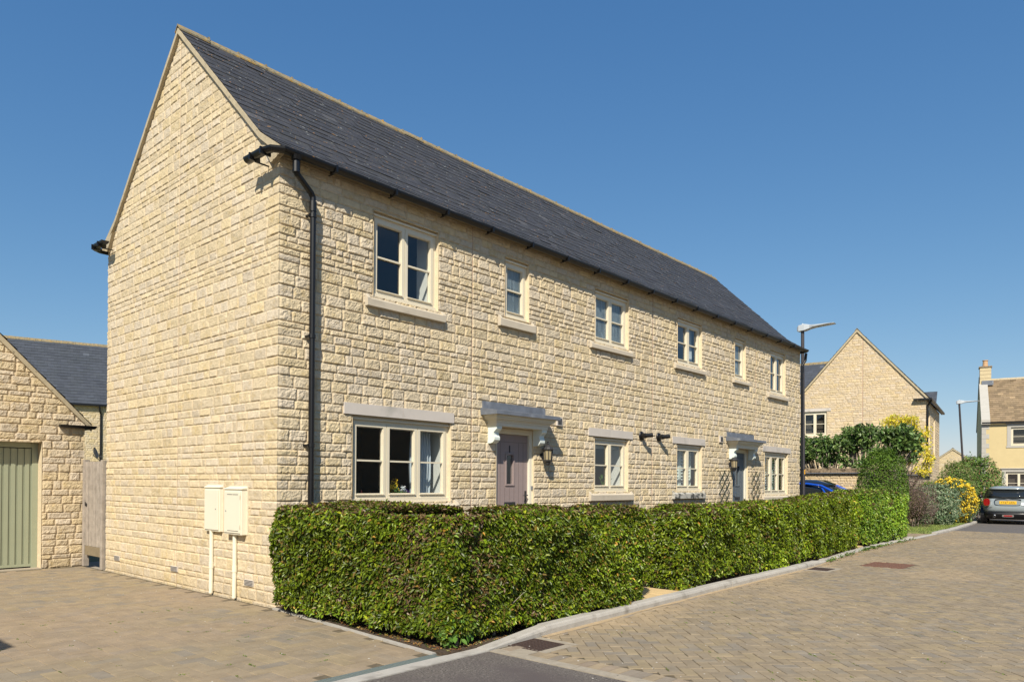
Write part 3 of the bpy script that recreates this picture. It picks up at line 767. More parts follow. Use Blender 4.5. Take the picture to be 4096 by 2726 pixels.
def blocks(name, region, ang, w, seed, base, sand=False, ex=None, varc=.12, sizes=(1, 1)):
    """herringbone blocks of 2w x w, each chamfered; region(x,y)->bool arrays"""
    r = np.random.default_rng(seed); c, s_ = math.cos(ang), math.sin(ang)
    N = int(26/w); i = np.arange(-N, N); X, Y = np.meshgrid(i, i); X = X.ravel(); Y = Y.ravel(); k = (X-Y) % 4
    out = []
    for kk, (dx, dy) in ((0, (2, 1)), (3, (1, 2))):
        x = X[k == kk]*w; y = Y[k == kk]*w; cx = x+dx*w/2; cy = y+dy*w/2
        wx = ORG[0]+cx*c-cy*s_; wy = ORG[1]+cx*s_+cy*c; ok = region(wx, wy); x = x[ok]; y = y[ok]; n = len(x)
        g = .0017+.0012*r.random(n); ch_ = .0024; z = r.normal(0, .0012, n)
        def ring(off, zz):
            return [np.stack([x+off, y+off, zz], 1), np.stack([x+dx*w-off, y+off, zz], 1), np.stack([x+dx*w-off, y+dy*w-off, zz], 1), np.stack([x+off, y+dy*w-off, zz], 1)]
        tl = r.normal(0, .0004, (4, n))
        top = ring(g+ch_, z); bot = ring(g, z-.006)
        for q in range(4): top[q][:, 2] += tl[q]
        V = np.stack(top+bot, 1)
        Vw = V.copy(); Vw[..., 0] = ORG[0]+V[..., 0]*c-V[..., 1]*s_; Vw[..., 1] = ORG[1]+V[..., 0]*s_+V[..., 1]*c
        b = (np.arange(n)*8)[:, None]
        Q = np.concatenate([b+np.array([[0, 1, 2, 3]])]+[b+np.array([[4+a, 4+(a+1) % 4, (a+1) % 4, a]]) for a in range(4)])
        pal = np.array([[.272, .217, .146], [.264, .213, .148], [.285, .227, .145], [.246, .206, .152], [.230, .197, .154]])*base
        ci = r.choice(5, n, p=[.3, .27, .2, .15, .08]); C = pal[ci]*(1+varc*(r.random(n)[:, None]-.5)); px_, py_ = wx[ok], wy[ok]
        if sand:
            dk = ky(px_)-py_; k_ = np.clip(1.25-dk/.42+(fbm(px_*.9, py_*2.2, 17, 4)-.5)*3.0, 0, 1)*np.clip((17-px_)/8, .25, 1)*.85; k2 = np.clip((fbm(px_*.55+9, py_*.8, 23, 4)-.52)*5, 0, .45)
            k_ = np.maximum(k_, k2)[:, None]; C = C*(1-k_)+np.array([.36, .275, .175])*k_
        else: k2 = np.clip((fbm(px_*.5+3, py_*.6, 29, 4)-.5)*4, 0, .5)[:, None]; C = C*(1-k2)+np.array([.31, .235, .165])*k2
        out.append((Vw.reshape(-1, 3), Q, np.repeat(C, 8, 0)))
    V, Q, C = join(out)
    return tag(fast_mesh(name, V, Q, C, 'paver'), kind='structure')
ORG = (8, -6)
blocks('block_paving_road', lambda x, y: (x > .50) & (x < 22.93) & (y < ky(x)-.06) & (y > -11-.0*x) & ~((x > .36) & (x < .83) & (y > -3.66)) & ~((x > 8.30) & (x < 8.90) & (y > -3.46)) & ~((x > 9.63) & (x < 10.62) & (y > -4.30) & (y < -3.5)), R(45), .10, 1, 1.0, sand=True)
ORG = (-3, 1)
blocks('block_paving_drive', lambda x, y: (x > -8) & (x < -.075-(y < 0)*(-y)*.083) & (y > -2.98) & (y < 6.05), 0, .122, 2, 1.03, varc=.05)
# soldier courses: along the tarmac edging, along the kerb
def course(name, pts, L, wd, seed, side=1, base=1.0):
    r = np.random.default_rng(seed); m = MB(); P = [np.array(p, float) for p in pts]
    for a, b in zip(P[:-1], P[1:]):
        d = b-a; T = np.linalg.norm(d); d /= T; n = np.array([-d[1], d[0]])*side; k = int(T/L)
        for i in range(k):
            s0 = a+d*(i*T/k+.002); s1 = a+d*((i+1)*T/k-.002); z = r.normal(0, .001)
            pal = np.array([[.285, .225, .165], [.31, .245, .165], [.25, .21, .165], [.32, .25, .165]])[r.integers(4)]*(1+.15*(r.random()-.5))*base
            q = [s0+n*.002, s1+n*.002, s1+n*(wd-.002), s0+n*(wd-.002)]; cen = sum(q)/4
            q2 = [cen+(p-cen)*(1-.006/max(wd, .05)) for p in q]
            m.add([(p[0], p[1], z-.007) for p in q]+[(p[0], p[1], z) for p in q2], [(4, 5, 6, 7)]+[(i_, (i_+1) % 4, 4+(i_+1) % 4, 4+i_) for i_ in range(4)], pal)
    return tag(m.build(name, 'paver', None, attr=True), kind='structure')
course('block_paving_border', [(.24, -3.32), (.24, -9)], .10, .205, 3)
course('block_paving_border', [(x, ky(x)-.004) for x in np.linspace(.9, 8.3, 9)], .2, .1, 4, side=-1, base=1.12)
course('block_paving_border', [(x, ky(x)-.004) for x in np.linspace(8.95, 22.9, 22)], .2, .1, 5, side=-1, base=.95)
course('block_paving_border', [(22.94, -11), (22.94, -2.72)], .2, .07, 6)
ORG = (19, 0)
blocks('block_paving_side_drive', lambda x, y: (x > 17.55) & (x < 20.9) & (y > ky(x)+.18) & (y < 6), R(0), .1, 8, .95)
sheet('side_drive_bed', [(17.45, -2.5), (20.3, -2.5), (21, 6), (17.45, 6)], -.012, 'sand')
# sandy silt washed along the foot of the kerb
m = MB()
xs = np.linspace(.9, 16, 140); inner = [(x, ky(x)+.01, .0035) for x in xs]
outer = [(x, ky(x)-.015-.10*fbm(np.array([x*1.1]), np.array([3.3]), 5, 4)[0]*(1 if x < 8 else .5), .0028) for x in xs]
n = len(xs); m.add(inner+outer, [(i, i+1, n+i+1, n+i) for i in range(n-1)])
o = tag(m.build('sand', M('washed_sand', (.40, .30, .18), .95, .22, 9, bump=.002, bs=120), None, recalc=False), kind='stuff')
if o.data.polygons[0].normal.z < 0: o.data.flip_normals()
# front garden soil, slabs, lawn
SOILZ = .02
sheet('soil_bed', [(-.262, -3.02), (-.25, -3.14), (.12, -3.14), (4.3, -2.99), (8.9, -2.88), (12.6, -2.57), (17.5, -2.5), (17.4, -.02), (-.02, -.02)], .02, 'soil', thick=.06)
def slabs(name, x0, x1, y0, y1, z, s_=.45):
    m = MB(); y = y0; r = np.random.default_rng(9)
    while y < y1-.05:
        x = x0
        while x < x1-.05:
            m.box(x+.004, min(x+s_, x1)-.004, y+.004, min(y+s_, y1)-.004, z-.04, z+r.normal(0, .002)); x += s_
        y += s_
    return tag(m.build(name, 'slab', None, bevel=.004), kind='structure')
slabs('path', 3.22, 4.12, -3.03, -.02, .065); slabs('path', 13.0, 13.6, -2.5, -.02, .06)
sheet('lawn', [(20.6, -2.5), (22.5, -2.48), (26, -2.32), (29.4, -2.08), (31.2, -1.6), (31.2, -.3), (21.0, -.5), (20.2, -1.6)], .05, 'grass', thick=.07)
sheet('lawn', [(30.3, -1.0), (33.5, -.8), (36, .6), (40, 4), (40, 40), (20, 40), (20, 6), (30.3, 5.5)], .0, 'grass')

# ironwork in the road ----------------------------------------------------------
def grate(name, label, x0, x1, y0, y1, nx, ny, z=.002):
    t = thing(name, label, 'drain grate', ((x0+x1)/2, (y0+y1)/2, 0))
    m = MB(); m.box(x0, x1, y0, y1, -.05, -.028); m.build('sump', 'hole', t)
    m = MB(); w = .016
    m.box(x0, x1, y0, y0+w, -.027, z); m.box(x0, x1, y1-w, y1, -.027, z); m.box(x0, x0+w, y0+w, y1-w, -.027, z); m.box(x1-w, x1, y0+w, y1-w, -.027, z)
    for i in range(1, nx): xx = x0+w+(x1-x0-2*w)*i/nx; m.box(xx-.008, xx+.008, y0+w, y1-w, -.027, z-.0005)
    for i in range(1, ny): yy = y0+w+(y1-y0-2*w)*i/ny; m.box(x0+w, x1-w, yy-.009, yy+.009, -.027, z-.0012)
    m.build('grate', 'grate', t); return t
grate('drain_grate', 'rusty square iron drain grate set in the paving beside the kerb near the tarmac', .40, .79, -3.60, -3.235, 8, 8)
grate('drain_grate', 'small rusty road gully grate at the kerb halfway along the second hedge', 8.37, 8.82, -3.40, -3.05, 14, 1)
m = MB()
for (a, b, c, d) in ((.235+.005, .395, -3.62, -3.30), (.395, .80, -3.70, -3.61), (.80, .88, -3.70, -3.24)): m.box(a+.003, b-.003, c+.003, d-.003, -.03, .001)
for (a, b, c, d) in ((8.25, 8.36, -3.5, -3.05), (8.36, 8.83, -3.5, -3.41), (8.83, 8.95, -3.5, -3.05)): m.box(a+.003, b-.003, c+.003, d-.003, -.03, .001)
tag(m.build('gully_surround', 'edging', None), kind='structure')
t = thing('manhole_cover', 'large rusty rectangular manhole cover in the block paved road', 'manhole cover', (10.1, -3.9, 0))
m = MB(); m.box(9.68, 10.58, -4.26, -3.56, -.02, .001); m.build('cover', 'rustcover', t)
m = MB()
for i in range(18):
    for j in range(14):
        x = 9.70+i*.048; y = -4.24+j*.048; m.box(x, x+.034, y+.006*(i % 2), y+.022+.006*(i % 2), .0012, .006)
m.build('cover_pattern', 'rustcover', t)

# ================================================================= FOLIAGE
def leaf_quads(P, N, L, Wd, C, r, droop=.25, normal_mix=.55, up=.25, dirn=None):
    """hexagonal leaves folded on the midrib: P points, N outward normals"""
    n = len(P); rn = r.normal(size=(n, 3)); rn /= np.linalg.norm(rn, axis=1)[:, None]
    nn = N*normal_mix+rn*(1-normal_mix)+np.array([0, 0, up]); nn /= np.linalg.norm(nn, axis=1)[:, None]
    d = r.normal(size=(n, 3)) if dirn is None else dirn+r.normal(size=(n, 3))*.5
    d = d-nn*np.sum(d*nn, 1)[:, None]+N*.25; d /= np.linalg.norm(d, axis=1)[:, None]
    sd = np.cross(d, nn); sd /= np.linalg.norm(sd, axis=1)[:, None]; nn = np.cross(sd, d)
    L = L[:, None]; Wd = Wd[:, None]; f = (.25+.3*r.random((n, 1)))
    dr = droop*(.5+r.random((n, 1)))
    b = P; t = P+d*L-nn*L*dr
    def s_(k, a): return P+d*L*a+sd*Wd*k-nn*(L*dr*a*a)+nn*Wd*abs(k)*f
    m1 = P+d*L*.35-nn*L*dr*.12; m2 = P+d*L*.72-nn*L*dr*.5
    V = np.stack([b, s_(.5, .32), s_(.42, .68), t, s_(-.42, .68), s_(-.5, .32)], 1).reshape(-1, 3)
    i = (np.arange(n)*6)[:, None]
    Q = np.concatenate([i+np.array([[0, 1, 2, 3]]), i+np.array([[0, 3, 4, 5]])])
    return V, Q, np.repeat(C, 6, 0)
def leaf_cols(n, r, pal, p, var=.3):
    pal = np.array(pal); ci = r.choice(len(pal), n, p=p); c = pal[ci]*(1+var*(r.random((n, 1))-.5)*2); c[:, 0] *= 1+.25*(r.random(n)-.5); return c
GREENS = [(.118, .170, .010), (.185, .260, .012), (.056, .088, .008), (.22, .155, .035), (.28, .34, .02), (.40, .24, .04)]
def hedge(name, label, boxes, ztop, dens, leafL, seed, yoff=None, pal=GREENS, p=(.36, .26, .20, .09, .07, .02), undercut=.05, faces='LRFBT', group='clipped hedges along the kerb', brown_top=.3, round_=.11, z0=.06):
    r = np.random.default_rng(seed); Ps = []; Ns = []
    yo = yoff or (lambda x: 0*x)
    for bi, (x0, x1, y0, y1) in enumerate(boxes):
        H = ztop
        for fc, (area) in dict(F=(x1-x0)*1.2, B=(x1-x0)*1.2, L=(y1-y0)*1.2, R=(y1-y0)*1.2, T=(x1-x0)*(y1-y0)).items():
            if fc not in faces: continue
            dn = dens*(.35 if fc == 'B' else 1.15 if fc == 'T' else 1)
            n = int(area*dn); a = r.random(n); b = r.random(n)
            if fc in 'FB':
                x = x0+(x1-x0)*a; z = z0+(H(x)-z0)*b; y = np.full(n, y0 if fc == 'F' else y1); nrm = np.tile([0, -1. if fc == 'F' else 1., 0], (n, 1))
            elif fc in 'LR':
                y = y0+(y1-y0)*a; x = np.full(n, x0 if fc == 'L' else x1); z = z0+(H(x)-z0)*b; nrm = np.tile([-1. if fc == 'L' else 1., 0, 0], (n, 1))
            else:
                x = x0+(x1-x0)*a; y = y0+(y1-y0)*b; z = H(x); nrm = np.tile([0, 0, 1.], (n, 1))
            P = np.stack([x, y, z], 1)
            for bj, (a0, a1, b0, b1) in enumerate(boxes):      # nothing inside a neighbouring box
                if bj != bi:
                    keep = ~((P[:, 0] > a0+.02) & (P[:, 0] < a1-.02) & (P[:, 1] > b0+.02) & (P[:, 1] < b1-.02)); P = P[keep]; nrm = nrm[keep]
            # rounded shoulders
            ctr = np.stack([np.clip(P[:, 0], x0+round_, x1-round_), np.clip(P[:, 1], y0+round_, y1-round_), np.minimum(P[:, 2], H(P[:, 0])-round_)], 1)
            dv = P-ctr; dl = np.linalg.norm(dv, axis=1)+1e-9; far = dl > round_
            nrm = np.where(far[:, None], dv/dl[:, None], nrm); P = np.where(far[:, None], ctr+dv/dl[:, None]*round_, P)
            Ps.append(P); Ns.append(nrm)
    P = np.concatenate(Ps); N = np.concatenate(Ns); n = len(P)
    q = P[:, 0]*1.0+P[:, 1]*.83
    bulge = (fbm(q*2.2+7, P[:, 2]*2.4, seed, 4)-.47)*.26+(fbm(q*7, P[:, 2]*7+P[:, 1]*3, seed+4, 3)-.45)*.10
    dep = r.exponential(.030, n)
    side = 1-np.abs(N[:, 2])
    low = np.clip((.42-P[:, 2])/.42, 0, 1)*side
    P = P+N*(bulge*(.30+.70*side)-dep)[:, None]-N*(low*undercut)[:, None]*(0.6+.8*fbm(q*3, q*0, seed+2, 3))[:, None]
    # ragged skirt
    keep = (P[:, 2] > z0-.06+.22*fbm(q*4, q*0+2, seed+8, 3)) | (side < .3)
    # thin patches showing twigs
    hole = fbm(q*1.7+3, P[:, 2]*1.9+1, seed+21, 3) > .63
    keep &= ~(hole & (r.random(n) < .45) & (side > .4))
    P = P[keep]; N = N[keep]; hole = hole[keep]; n = len(P)
    L = leafL*(.65+.7*r.random(n)); C = leaf_cols(n, r, pal, p)
    patch = fbm(P[:, 0]*1.3+P[:, 1], P[:, 2]*1.5, seed+40, 3); bright = np.clip((patch-.4)*3.2, 0, 1)[:, None]
    C = C*(.80+.55*bright)*(1+.025*np.clip(P[:, 0:1], 0, 12))
    top = (N[:, 2] > .6)
    br = (r.random(n) < brown_top*top) | (hole & (r.random(n) < .3)); C[br] = np.array([.16, .10, .045])*(.6+.8*r.random((br.sum(), 1)))
    P[:, 1] += yo(P[:, 0])
    V, Q, CC = leaf_quads(P, N, L, L*.42, C, r, droop=.22)
    root = thing(name, label, 'hedge', ((boxes[0][0]+boxes[0][1])/2, boxes[0][2]+.3, SOILZ), group)
    fast_mesh('foliage', V, Q, CC, 'leaf', root)
    # solid twig-brown core added inside to block light through the leaves
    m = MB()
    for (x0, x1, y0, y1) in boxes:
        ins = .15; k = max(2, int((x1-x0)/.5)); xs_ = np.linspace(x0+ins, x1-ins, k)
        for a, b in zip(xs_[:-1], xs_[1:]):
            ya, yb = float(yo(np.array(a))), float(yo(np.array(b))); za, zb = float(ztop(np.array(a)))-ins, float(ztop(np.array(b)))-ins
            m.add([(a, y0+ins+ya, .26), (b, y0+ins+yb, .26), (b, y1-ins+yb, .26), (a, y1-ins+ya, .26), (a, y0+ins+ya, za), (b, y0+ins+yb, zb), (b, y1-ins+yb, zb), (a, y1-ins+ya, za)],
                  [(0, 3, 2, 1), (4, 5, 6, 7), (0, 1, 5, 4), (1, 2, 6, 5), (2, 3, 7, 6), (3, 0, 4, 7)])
    m.build('dark_core', 'twig', root)
    m = MB()
    for (x0, x1, y0, y1) in boxes:
        k = int(max(x1-x0, y1-y0)/.40)
        for i in range(k):
            m = MB(); tt = (i+.5)/k; x = x0+(x1-x0)*(tt if x1-x0 > y1-y0 else .5)+r.normal(0, .04); y = y0+(y1-y0)*(.5 if x1-x0 > y1-y0 else tt)+r.normal(0, .05); y += float(yo(np.array(x)))
            m.tube([(x, y, 0), (x+r.normal(0, .02), y+r.normal(0, .02), .18), (x+r.normal(0, .05), y+r.normal(0, .05), .4)], [.016, .013, .01], 5)
            for q_ in range(4): m.tube([(x, y, .15), (x+r.normal(0, .12), y-abs(r.normal(0, .15)), .42)], [.007, .003], 4, cap=False)
            m.build('stem', 'bark', root)
    return root
hedge('hedge', 'nearest glossy green hedge with browned tips, wrapping the garden corner beside the left drive',
      [(-.21, 1.25, -3.09, -.22), (-.21, 2.35, -3.09, -1.85), (-.21, 3.14, -3.09, -2.42)], lambda x: 1.20+.012*np.sin(x*2.1)-.05*np.clip((x-2.6)/.5, 0, 1)**2, 6500, .044, 21, group='clipped hedges along the kerb', brown_top=.42)
hy = lambda x: np.interp(x, [4, 8.6, 9.6, 11.2, 12.6, 14, 17.5], [0, .06, .14, .28, .37, .42, .42])
hedge('hedge', 'long middle hedge running from the first garden path to the second', [(4.20, 13.05, -2.95, -2.30)], lambda x: np.interp(x, [4.1, 4.6, 8, 10, 12, 13], [1.08, 1.15, 1.16, 1.20, 1.28, 1.27])+.012*np.sin(x*2.7), 3400, .050, 22, yoff=hy, p=(.34, .36, .16, .03, .10, .01))
GL = [(.120, .205, .02), (.185, .30, .028), (.065, .125, .016), (.20, .17, .04), (.27, .36, .04)]
hedge('hedge', 'short bright green hedge at the far end in front of the blue car', [(13.55, 17.45, -3.0, -1.95)], lambda x: np.interp(x, [13.5, 14.5, 16, 17.4], [1.26, 1.33, 1.33, 1.20])+.02*np.sin(x*4), 2700, .060, 23, yoff=hy, pal=GL, p=(.3, .36, .16, .03, .15))

# ================================================================= FIXTURES ON THE MAIN HOUSE
def lantern(x, z, label):
    y = -.13; t = thing('wall_lantern', label, 'wall lamp', (x, 0, z), 'carriage lanterns beside the front doors')
    m = MB()
    m.lathe((x, -.012, z-.01), [(.055, -.012), (.055, .010), (.03, .02)], 12, axis=(Vector((1, 0, 0)), Vector((0, 0, 1)), Vector((0, -1, 0))))
    m.tube([(x, -.01, z-.06), (x, -.05, z-.10), (x, -.09, z-.09), (x, y, z-.105)], .011, 8)
    m.lathe((x, y, z), [(.012, -.175), (.03, -.165), (.045, -.14), (.045, -.12), (.075, -.105), (.08, -.085)], 8)
    m.build('bracket', 'iron', t)
    g = MB(); g.lathe((x, y, z), [(.062, -.085), (.072, .085)], 8); g.build('lamp_glass', 'lampglass', t)
    b = MB()
    for k in range(8):
        a = 2*math.pi*k/8; b.tube([(x+.066*math.cos(a), y+.066*math.sin(a), z-.085), (x+.076*math.cos(a), y+.076*math.sin(a), z+.085)], .0065, 5)
    b.lathe((x, y, z), [(.072, -.09), (.072, -.08)], 8); b.build('cage', 'iron', t)
    c = MB(); c.lathe((x, y, z), [(.092, .085), (.094, .095), (.075, .125), (.045, .155), (.02, .165), (.012, .175), (.02, .19), (.018, .205), (.006, .22)], 12); c.build('cap', 'iron', t, smooth=False)
lantern(4.84, 1.93, 'black wall lantern with amber glass to the right of the mauve front door')
lantern(11.86, 1.95, 'black wall lantern with amber glass to the left of the blue-grey front door')

def cowl(x, z, label):
    t = thing('flue_outlet', label, 'flue', (x, 0, z), 'black boiler flues between the ground floor windows')
    ax = (Vector((1, 0, 0)), Vector((0, 0, 1)), Vector((0, -1, 0)))
    m = MB(); m.lathe((x, -.01, z), [(.085, 0), (.09, .015), (.082, .03), (.06, .04)], 18, axis=ax); m.build('wall_flange', 'black', t)
    m = MB(); m.lathe((x, -.04, z), [(.052, 0), (.052, .09), (.04, .10)], 14, axis=ax)
    d = Vector((.75, -.62, .12)).normalized()
    p = Vector((x+.0, -.13, z)); m.tube([p-d*.02, p+d*.06, p+d*.13], [.044, .042, .046], 14); m.build('terminal', 'black', t)
    m = MB(); q = p+d*.131; m.tube([q, q+d*.002], [.036, .036], 14); m.build('terminal_opening', 'hole', t)
cowl(7.90, 2.41, 'black flue outlet on the stone wall, nearer the window of the first house')
cowl(8.56, 2.42, 'black flue outlet on the stone wall, nearer the shuttered window')

def trellis(x0, x1, z0, z1, label, seed):
    t = thing('trellis', label, 'trellis', ((x0+x1)/2, 0, z0), 'green trellises either side of the blue-grey door')
    m = MB(); W = x1-x0; H = z1-z0; n = 4; s_ = W/2
    r = np.random.default_rng(seed)
    def bar(a, b, y):
        a = Vector(a); b = Vector(b); d = (b-a).normalized(); p = Vector((-d.z, 0, d.x))*.008
        m.hexa([(a.x-p.x, y, a.z-p.z), (b.x-p.x, y, b.z-p.z), (b.x-p.x, y-.009, b.z-p.z), (a.x-p.x, y-.009, a.z-p.z), (a.x+p.x, y, a.z+p.z), (b.x+p.x, y, b.z+p.z), (b.x+p.x, y-.009, b.z+p.z), (a.x+p.x, y-.009, a.z+p.z)])
    hh = H/4.0
    for k in range(-1, 5):     # two families of crossing laths clipped to the panel
        for sgn, y in ((1, -.030), (-1, -.042)):
            for off in (0,):
                xa, za = (x0, z0+k*hh) if sgn > 0 else (x1, z0+k*hh)
                dx, dz = sgn*W, 2*hh
                ta = max(0, (z0-za)/dz); tb = min(1.04, (z1+.04-za)/dz)
                if tb-ta > .1: bar((xa+dx*ta, 0, za+dz*ta), (xa+dx*tb, 0, za+dz*tb), y)
    m.build('lath', 'trellis', t)
trellis(11.28, 11.80, .75, 1.75, 'dark green expanding trellis on the wall left of the blue-grey door', 1)
trellis(13.06, 13.56, .75, 1.75, 'dark green expanding trellis on the wall right of the blue-grey door', 2)

def meter(y0, y1, z0, z1, depth, pipe_y, slots, label):
    t = thing('meter_box', label, 'meter box', (-depth/2, (y0+y1)/2, z0), 'cream meter boxes on the gable wall')
    m = MB(); m.box(-depth, -.001, y0, y1, z0, z1-.02)
    m.hexa([(-depth-.012, y0-.012, z1-.02), (-.001, y0-.012, z1-.02), (-.001, y1+.012, z1-.02), (-depth-.012, y1+.012, z1-.02), (-depth-.012, y0-.012, z1-.008), (-.001, y0-.012, z1+.02), (-.001, y1+.012, z1+.02), (-depth-.012, y1+.012, z1-.008)])
    m.build('cabinet', 'cream2', t, bevel=.006)
    d = MB(); d.box(-depth-.012, -depth-.001, y0+.018, y1-.012, z0+.022, z1-.045); door_ = d.build('door', 'cream2', t, bevel=.004)
    if slots:
        s = MB()
        for a, b in ((y0+.06, y0+.19), (y0+.20, y0+.33)): s.box(-depth-.0135, -depth-.0125, a, b, z1-.085, z1-.078)
        s.box(-depth-.0135, -depth-.0125, y0+.05, y0+.32, z0+.045, z0+.051); s.build('slot', 'iron', door_)
        h = MB()
        for z in (z0+.08, z1-.13): h.box(-depth-.016, -depth-.0125, y0+.012, y0+.03, z, z+.045)
        h.build('hinge', 'cream2', door_)
    k = MB(); k.lathe((-depth-.012, y0+.08 if not slots else y1-.06, (z0+z1)/2), [(.009, -.004), (.009, .004)], 10, axis=(Vector((0, 1, 0)), Vector((0, 0, 1)), Vector((-1, 0, 0)))); k.build('lock', 'galv', door_)
    p = MB(); px = -.034; p.tube([(px, pipe_y, z0+.02), (px, pipe_y, .35), (px-.004, pipe_y-.002, .02)], .026, 12); p.lathe((px, pipe_y, .38), [(.031, -.04), (.031, .04)], 12)
    p.build('pipe', 'cream2', t, smooth=False)
    s = MB(); s.box(-.016, -.0, y0-.03, y1+.03, z0-.0, z1+.03); s.build('mortar_surround', M('pale_pointing', (.62, .53, .40), .9, .12, 6), t)
meter(1.28, 1.68, .82, 1.40, .055, 1.53, False, 'left cream meter box with a plain door on the gable wall')
meter(.67, 1.09, .81, 1.385, .085, .92, True, 'right cream meter box with slotted hinged door, nearer the hedge')

# things seen through the windows ---------------------------------------------------
r = np.random.default_rng(5)
t = thing('flower_arrangement', 'yellow, white and purple flowers behind the middle pane of the large ground floor window', 'flowers', (1.95, .22, 1.245))
def blob_leaves(c, rad, n, pal, L, seed, squash=1, p=None):
    rr = np.random.default_rng(seed); d = rr.normal(size=(n, 3)); d /= np.linalg.norm(d, axis=1)[:, None]; P = np.array(c)+d*np.array([rad, rad, rad*squash])*(.5+.5*rr.random((n, 1)))
    return leaf_quads(P, d, L*(.7+.6*rr.random(n)), L*.6*(.7+.6*rr.random(n)), leaf_cols(n, rr, pal, p or [1/len(pal)]*len(pal), .15), rr)
parts = [blob_leaves((1.90, .22, 1.40), .07, 130, [(.75, .55, .03), (.80, .62, .05)], .03, 1, 1.9), blob_leaves((1.80, .23, 1.36), .06, 60, [(.65, .48, .02)], .035, 2),
         blob_leaves((1.78, .22, 1.31), .055, 60, [(.16, .08, .35)], .03, 3), blob_leaves((2.12, .22, 1.31), .055, 60, [(.16, .08, .35)], .03, 4),
         blob_leaves((2.03, .20, 1.37), .06, 50, [(.75, .78, .80)], .035, 5), blob_leaves((2.02, .20, 1.29), .06, 50, [(.75, .78, .80), (.7, .5, .05)], .035, 6)]
V, Q, C = join(parts); fast_mesh('blooms', V, Q, C, 'petal', t)
V, Q, C = blob_leaves((1.95, .23, 1.31), .14, 90, [(.05, .12, .02)], .06, 7, .6); fast_mesh('leaves', V, Q, C, 'leaf_matt', t)
m = MB(); m.lathe((1.95, .24, 1.247), [(.05, 0), (.07, .03), (.06, .06)], 12); m.build('bowl', 'iron', t)
t = thing('houseplant', 'spiky green houseplant in the two-light ground floor window', 'plant', (6.98, .24, 1.36))
rr = np.random.default_rng(2); n = 16; P = np.tile([6.98, .24, 1.40], (n, 1))+rr.normal(size=(n, 3))*.01; D = rr.normal(size=(n, 3))*.35+np.array([0, 0, 1])
V, Q, C = leaf_quads(P, np.tile([0, -1., 0], (n, 1)), np.full(n, .24), np.full(n, .03), np.tile([.10, .20, .05], (n, 1)), rr, dirn=D*3, droop=.05, up=0); fast_mesh('leaves', V, Q, C, 'leaf_matt', t)
m = MB(); m.lathe((6.98, .24, 1.362), [(.045, 0), (.06, .08)], 12); m.build('pot', 'pot', t)
t = thing('ornament', 'small red candle ornament on the sill behind the left pane', 'ornament', (1.34, .2, 1.245))
m = MB(); m.lathe((1.34, .2, 1.247), [(.012, 0), (.012, .09), (.006, .12)], 10); m.build('candle', M('red_wax', (.35, .05, .04), .5), t); m = MB(); m.lathe((1.27, .2, 1.247), [(.014, 0), (.010, .07), (.004, .1)], 10); m.build('figure', M('green_wax', (.06, .15, .04), .5), t)

